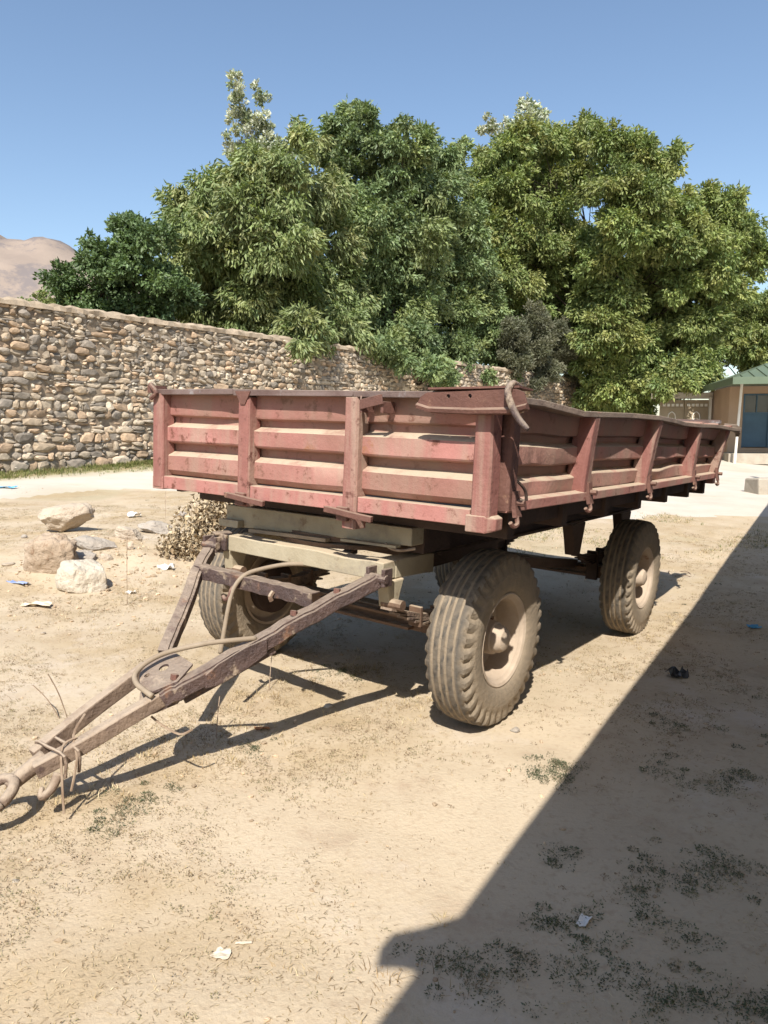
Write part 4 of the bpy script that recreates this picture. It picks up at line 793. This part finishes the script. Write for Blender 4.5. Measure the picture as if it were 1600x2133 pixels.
# crumbs of earth and gravel near the heap and over the yard: nobody could count them
def scatter(n, f, lo, hi):
    x = rng.uniform(lo[0], hi[0], n); y = rng.uniform(lo[1], hi[1], n); k = rng.random(n) < f(x, y); return x[k], y[k]
def infrustum(x, y, m=.15): return (y > 1.3) & (np.abs(x) < (.55 + m) * y + .5)
gx, gy = scatter(60000, lambda x, y: .35 * infrustum(x, y) * (1 - .0 * x) * (.25 + sstep(.5, .7, fbm(x, y, 1.1, 3, 71)) + 2.0 * np.exp(-((x + 2.4) / 1.3) ** 2 - ((y - 6.6) / 1.3) ** 2)), (-8, 1.4), (8, 13))
gz_ = G(gx, gy); v0, f0 = icos(1); n = len(gx); sc = .0016 + .010 * rng.random(n) ** 6 + .026 * rng.random(n) ** 2 * np.exp(-((gx + 2.4) / 1.3) ** 2 - ((gy - 6.6) / 1.3) ** 2) * rng.random(n)
Vg = (v0[None] * (1 + .25 * rng.normal(0, 1, (n, len(v0), 1)))) * np.stack([sc * rng.uniform(.7, 1.5, n), sc * rng.uniform(.7, 1.5, n), sc * .7], 1)[:, None] + np.stack([gx, gy, gz_ + sc * .3], 1)[:, None]
tg_ = np.array((.42, .32, .22)) * rng.uniform(.65, 1.35, (n, 1))
npmesh('gravel', Vg.reshape(-1, 3), (f0[None] + (np.arange(n) * len(v0))[:, None, None]).reshape(-1, 3), M['stone'], tint=np.repeat(tg_, len(v0), 0), smooth=False, kind='stuff')

# ------------------------------------------------------------------ dry grass, straw, weeds
def blades(P, az, lean, L, w, tint, curve=.35):
    n = len(P); d = np.stack([np.cos(az), np.sin(az)], 1); h = np.cos(lean); s = np.sin(lean)
    mid = P + np.concatenate([d * (s * L * .5)[:, None], (h * L * .55)[:, None]], 1); tip = P + np.concatenate([d * ((s + curve * .5) * L)[:, None], (h * L * (1 - curve * .5))[:, None]], 1)
    sd = np.stack([-d[:, 1], d[:, 0], np.zeros(n)], 1) * (w * .5)[:, None]
    V = np.stack([P - sd, P + sd, mid + sd * .8, mid - sd * .8, tip], 1).reshape(-1, 3); i = np.arange(n)[:, None] * 5
    F3 = np.concatenate([i + [0, 1, 2], i + [0, 2, 3], i + [3, 2, 4]], 0); return V, F3, np.repeat(tint, 5, 0)
DRY = np.array([(.50, .39, .22), (.40, .30, .16), (.64, .53, .34), (.36, .26, .15), (.25, .175, .10)])
def tufts(cx, cy, cnt, rads, hgt, cols, w, lean=(.2, 1.1)):
    n = len(cx); k = np.repeat(np.arange(n), cnt); m = len(k); rr = rads[k] * np.sqrt(rng.random(m)); a = rng.uniform(0, 2 * math.pi, m)
    x = cx[k] + rr * np.cos(a); y = cy[k] + rr * np.sin(a); P = np.stack([x, y, G(x, y) - .004], 1)
    tint = cols[rng.integers(0, len(cols), n)][k] * rng.uniform(.75, 1.25, (m, 1)); L = hgt[k] * rng.uniform(.5, 1.15, m)
    return blades(P, a + rng.normal(0, .8, m), rng.uniform(*lean, m), L, np.full(m, w) * rng.uniform(.7, 1.3, m), tint)
def join(parts):
    V, Fc, T, o = [], [], [], 0
    for v, f, t in parts: V.append(v); Fc.append(f + o); T.append(t); o += len(v)
    return np.concatenate(V), np.concatenate(Fc), np.concatenate(T)
def shade_side(x, y):                                           # right of the line the shed's eave follows: damper, greener ground
    return (x - (.23 + .594 * (y - 2.18)))
def drymask(x, y):
    n = WN[0] * x + WN[1] * y
    left = sstep(2.0, -1.4, shade_side(x, y))
    path = np.exp(-((x - .35 - .28 * (y - 2.5)) / .55) ** 2) * .8         # trodden bare strip in front of the wheel
    return np.clip(.16 + .9 * left - path, .05, 1) * (1 - road_mask(x, y)) * infrustum(x, y)
pat = lambda x, y: sstep(.36, .66, fbm(x, y, 1.5, 4, 31)); pat2 = lambda x, y: sstep(.42, .68, fbm(x, y, 5.0, 3, 37))
x, y = scatter(640000, lambda x, y: drymask(x, y) * (.12 + .9 * pat(x, y)) * (.25 + .75 * pat2(x, y)) * np.clip(6.5 / y, .3, 1.7) * 1.2, (-7, 1.4), (7, 13))
n = len(x); P = np.stack([x, y, G(x, y) + .003], 1); st = blades(P, rng.uniform(0, 6.28, n), rng.uniform(1.15, 1.55, n), rng.uniform(.006, .026, n), rng.uniform(.001, .0022, n), DRY[rng.integers(0, 5, n)] * rng.uniform(.6, 1.25, (n, 1)), .08)
x, y = scatter(90000, lambda x, y: drymask(x, y) * pat(x, y) * (.12 + .88 * pat2(x, y)) * np.clip(5 / y, .4, 1.3) * .6, (-7, 1.4), (7, 13))
t1 = tufts(x, y, rng.integers(6, 18, len(x)), rng.uniform(.006, .022, len(x)), rng.uniform(.006, .014, len(x)), DRY * .9, .0018, (.6, 1.45))
# small withered creeping weeds: many little curled brown leaves
WB_ = np.array([(.44, .34, .215), (.50, .40, .26), (.35, .26, .165), (.38, .32, .19), (.32, .285, .165), (.25, .18, .115)])
x, y = scatter(150000, lambda x, y: np.clip(drymask(x, y) + .25 * infrustum(x, y), 0, 1) * (.10 + sstep(.44, .64, fbm(x, y, 2.3, 4, 137))) * np.clip(5 / y, .4, 1.3) * .6, (-6, 1.4), (6.5, 11))
def weed(x, y, cnt, rad_, hgt, ll, cols):
    n = len(x); c = rng.integers(*cnt, n); k = np.repeat(np.arange(n), c); m = len(k); rr = rad_[k] * np.sqrt(rng.random(m)); a = rng.uniform(0, 6.283, m)
    wx, wy = x[k] + rr * np.cos(a), y[k] + rr * np.sin(a); P = np.stack([wx, wy, G(wx, wy) + rng.uniform(0, 1, m) * hgt[k] * (1 - .6 * rr / rad_[k])], 1)
    D = unit(np.stack([np.cos(a), np.sin(a), rng.uniform(-.1, .8, m)], 1) + rng.normal(0, .45, (m, 3)))
    L_ = rng.uniform(*ll, m); return leaves(P, D, L_, L_ * rng.uniform(.3, .55, m), cols[rng.integers(0, len(cols), n)][k] * rng.uniform(.7, 1.3, (m, 1)), .35)
t3 = weed(x, y, (5, 18), rng.uniform(.008, .032, len(x)), rng.uniform(.005, .018, len(x)), (.003, .010), WB_)
# taller dry grass: along the drawbar, by the wheels, on the bank
spots_ = [(560, 1440, .30, 60), (480, 1500, .34, 70), (420, 1560, .3, 60), (620, 1420, .25, 40), (720, 1395, .22, 46), (760, 1400, .15, 26), (850, 1470, .2, 40), (800, 1490, .2, 20), (180, 1640, .3, 50), (110, 1655, .2, 40), (320, 1560, .3, 60), (1300, 1335, .3, 50), (1380, 1290, .35, 50), (1240, 1400, .3, 30), (1420, 1200, .5, 50), (1450, 1130, .7, 60), (260, 1080, .7, 60), (400, 1050, .7, 80), (300, 1200, .6, 80), (230, 1300, .5, 50), (60, 1290, .5, 40), (330, 1250, .4, 50), (560, 2100, .2, 8), (900, 2080, .15, 10), (900, 1330, .4, 20)]
cx, cy, rd = [], [], []
for px, py, r_, k in spots_:
    p = at(px, py)
    for q in range(k): cx.append(p[0] + rng.normal(0, r_ * .6)); cy.append(p[1] + rng.normal(0, r_ * .6))
cx, cy = np.array(cx), np.array(cy); t2 = tufts(cx, cy, rng.integers(6, 20, len(cx)), np.full(len(cx), .03), rng.uniform(.015, .048, len(cx)), DRY, .0024, (.3, 1.25))
V_, F_, T_ = join([st, t1, t2]); npmesh('dry_grass', V_, F_, M['straw'], tint=T_, kind='stuff')
npmesh('withered_weeds', t3[0], t3[1], M['deadleaf'], tint=t3[2], kind='stuff')
# green weeds: flat dark clumps, thicker in the damp ground right of the eave line
GR = np.array([(.105, .125, .066), (.13, .14, .08), (.085, .10, .055), (.17, .155, .09)])
def weedmask(x, y): return (sstep(-.3, .8, shade_side(x, y)) * .96 + .04) * (.03 + sstep(.50, .66, fbm(x, y, 3.4, 4, 53))) * (1 - road_mask(x, y)) * infrustum(x, y)
x, y = scatter(11000, lambda x, y: weedmask(x, y) * .42, (-6, 1.3), (9, 12))
px_ = [at(*q) for q in ((1165, 1605), (1140, 1615), (1180, 1600), (1120, 1610), (1500, 1790), (1470, 1800), (1450, 1850), (1370, 1790), (1330, 1840), (1400, 1950), (1250, 1960), (1210, 2040), (1330, 2090), (1420, 2060), (1500, 2080), (1570, 2090), (1150, 1920), (1180, 1790), (1400, 1510), (1480, 1640), (1540, 1620), (1380, 1600), (230, 1700), (330, 1660), (240, 1695), (520, 1560), (700, 1395), (735, 1400), (1080, 2010), (960, 2060), (930, 2000))]
for q in px_:
    k = 9; x = np.concatenate([x, q[0] + rng.normal(0, .055, k)]); y = np.concatenate([y, q[1] + rng.normal(0, .055, k)])
v1 = weed(x, y, (26, 80), rng.uniform(.014, .052, len(x)), rng.uniform(.008, .026, len(x)), (.004, .0105), GR)
npmesh('green_weeds', *v1[:2], M['leaf'], tint=v1[2], kind='stuff')
# grass along the wall foot and on the strip beyond the trailer
GG = np.array([(.13, .155, .045), (.18, .185, .06), (.26, .23, .10), (.10, .13, .04)])
s_ = rng.uniform(2, 36, 26000); n_ = WALL_N - .1 - np.abs(rng.normal(0, .45, 26000)); k = rng.random(26000) < (.3 + .7 * sstep(.35, .6, fbm(s_, n_, 1.2, 3, 91))) * np.clip(14 / s_, .3, 1)
s_, n_ = s_[k], n_[k]; x, y = WS[0] * s_ + WN[0] * n_, WS[1] * s_ + WN[1] * n_
g1 = tufts(x, y, np.full(len(x), 4), np.full(len(x), .04), rng.uniform(.05, .15, len(x)), GG, .008, (.1, .8))
x, y = scatter(26000, lambda x, y: sstep(.42, .66, fbm(x, y, .8, 3, 95)) * (1 - road_mask(x, y)) * sstep(6.6, 8.5, y) * (x > .3) * .6, (.3, 6.5), (9, 13.5))
g2 = tufts(x, y, np.full(len(x), 5), np.full(len(x), .05), rng.uniform(.02, .07, len(x)), np.concatenate([GG, DRY[:3]]), .005, (.2, 1.0))
V_, F_, T_ = join([g1, g2]); npmesh('grass', V_, F_, M['straw'], tint=T_, kind='stuff')
# dried bush behind the drawbar's left arm
p = at(408, 1196); bush = tag(empty('dried_bush', Matrix.Translation((p[0], p[1] + .5, p[2]))), 'brown dried-up bush of curled leaves beside the drawbar arm', 'bush')
kb = (p[1] + .5) / F; n = 7000; u = unit(rng.normal(0, 1, (n, 3))) * (rng.random(n) ** .45)[:, None]
bc = np.array([(-.10, 0, .30), (.08, .05, .46), (.22, .1, .60), (-.24, -.1, .12), (.0, -.1, .16), (.15, 0, .36), (.30, .15, .70)]); br = np.array([.27, .29, .23, .20, .22, .28, .19]); bc = np.concatenate([bc * 1.25, [(.42, .2, .55), (.38, .1, .25), (-.38, .0, .08), (-.5, .1, .05), (.5, .25, .4), (.55, .3, .62), (.62, .35, .3), (.2, .2, .75)]]); br = np.concatenate([br * 1.0, [.16, .18, .14, .12, .15, .14, .17, .13]]); j = rng.integers(0, 15, n); P = bc[j] + u * br[j][:, None]; P[:, 2] = np.maximum(P[:, 2], .0); D = unit(rng.normal(0, 1, (n, 3)) + np.array((0, 0, -.3)))
BR = np.array([(.54, .43, .28), (.45, .35, .22), (.62, .51, .35), (.32, .235, .145)])
v, f, t = leaves(P, D, rng.uniform(.03, .08, n), rng.uniform(.015, .04, n), BR[rng.integers(0, 4, n)] * rng.uniform(.7, 1.2, (n, 1)), .6); npmesh('foliage', v, f, M['deadleaf'], bush, tint=t)
b = MB()
for q in range(16):
    e = Vector(bc[q % 7]) + Vector(rng.normal(0, .12, 3)); b.tube([(rng.normal(0, .06), rng.normal(0, .05), -.05), tuple(e * .5 + Vector((0, 0, .03))), tuple(e)], .005, 5, 3)
b.build('stem', M['wire'], bush)
# thin dry stalks
b = MB()
for px, py, h in ((265, 1260, .55), (150, 1520, .3), (130, 1500, .16), (450, 1540, .2), (560, 1440, .22), (400, 1130, .4), (345, 1080, .35)):
    p = at(px, py); e = rng.normal(0, .06, 2); b.tube([(p[0], p[1], p[2] - .02), (p[0] + e[0] * .5, p[1] + e[1] * .5, p[2] + h * .6), (p[0] + e[0], p[1] + e[1], p[2] + h)], .0028, 4, 3)
b.build('dry_stalks', M['wire'], kind='stuff')

# ------------------------------------------------------------------ litter
def scrap(name, label, cat, px, py, w, h, m, seed, rot=0, crumple=.25, n=6, group=None, lift=.012, tilt=0):
    """a creased sheet lying on the ground; w, h in metres"""
    p = at(px, py); r = random.Random(seed); b = MB(); vs = []; fs = []
    for i in range(n):
        for j in range(n):
            u, v = i / (n - 1) - .5, j / (n - 1) - .5; e = 1 - .25 * r.random() * (abs(u) > .3 or abs(v) > .3)
            vs.append((u * w * e, v * h * e, crumple * min(w, h) * (r.random() - .2) + abs(u) * tilt * w))
    for i in range(n - 1):
        for j in range(n - 1): a = i * n + j; fs.append((a, a + 1, a + n + 1, a + n))
    b.add(vs, fs); o = b.build(name, m); so_ = o.modifiers.new('thick', 'SOLIDIFY'); so_.thickness = .0012
    o.location = (p[0], p[1], p[2] + lift); o.rotation_euler = (0, 0, rot); return tag(o, label, cat, group)
scrap('wrapper', 'crumpled blue and white wrapper left of the white boulder', 'wrapper', 40, 1217, .24, .09, M['bluewrap'], 1, -.5)
scrap('paper_scrap', 'dusty tan sheet of paper curled up below the blue wrapper', 'paper', 78, 1264, .26, .10, M['paperdust'], 2, -.1, .35)
scrap('plastic_scrap', 'crumpled white plastic scrap below the dried bush', 'plastic', 346, 1186, .16, .10, M['paper'], 3, .2, .5)
scrap('plastic_scrap', 'crumpled white plastic scrap above the half-buried rocks', 'plastic', 280, 1078, .18, .12, M['paper'], 4, .4, .6, lift=.03)
scrap('plastic_scrap', 'small white plastic scrap between boulder heap and drawbar', 'plastic', 272, 1238, .085, .05, M['paper'], 5, .4, .5)
scrap('blue_bag', 'flat bright blue bag on the road at the left frame edge', 'bag', 14, 1017, .34, .16, M['bluefilm'], 6, .1, .2)
scrap('paper_scrap', 'white folded paper slip lying in the shade at the bottom right', 'paper', 1216, 1926, .034, .062, M['paper'], 7, -.6, .12, lift=.01, tilt=.3)
scrap('paper_scrap', 'pale torn paper sheet on sunlit soil at bottom left of centre', 'paper', 462, 1992, .055, .045, M['paperdust'], 8, -.3, .15, lift=.006)
scrap('cardboard_strip', 'pale thin cardboard strip beside the torn paper sheet', 'cardboard', 508, 1968, .055, .010, M['paperdust'], 18, .05, .2, lift=.006)
scrap('black_bag', 'small crumpled black bag in the shade at right', 'bag', 1412, 1412, .12, .10, M['blackfilm'], 9, .3, .6, lift=.02)
scrap('plastic_scrap', 'bright blue plastic scrap in the shade near the right edge', 'plastic', 1571, 1309, .11, .07, M['bluefilm'], 10, .2, .35)
scrap('dead_leaf', 'orange curled dead leaf below the drawbar shadow', 'leaf', 546, 1522, .085, .03, mat('orange leaf', (.42, .19, .08), (.34, .15, .07), 9, 2, .8, 0), 11, .1, .5)
scrap('lime_bag', 'pale lime plastic bag on the road seen beneath the trailer bed', 'bag', 1152, 1076, .42, .4, M['limefilm'], 12, .3, .5, lift=.1)
p = at(1416, 1197); b = MB(); k = 20; b.tube([(.11 * math.cos(6.5 * i / k), .15 * math.sin(6.5 * i / k), .012 + .012 * math.sin(i)) for i in range(k + 1)], .004, 5); o = b.build('wire_loop', M['wire']); o.location = p; tag(o, 'loop of old wire on the ground right of the rear wheel', 'wire')
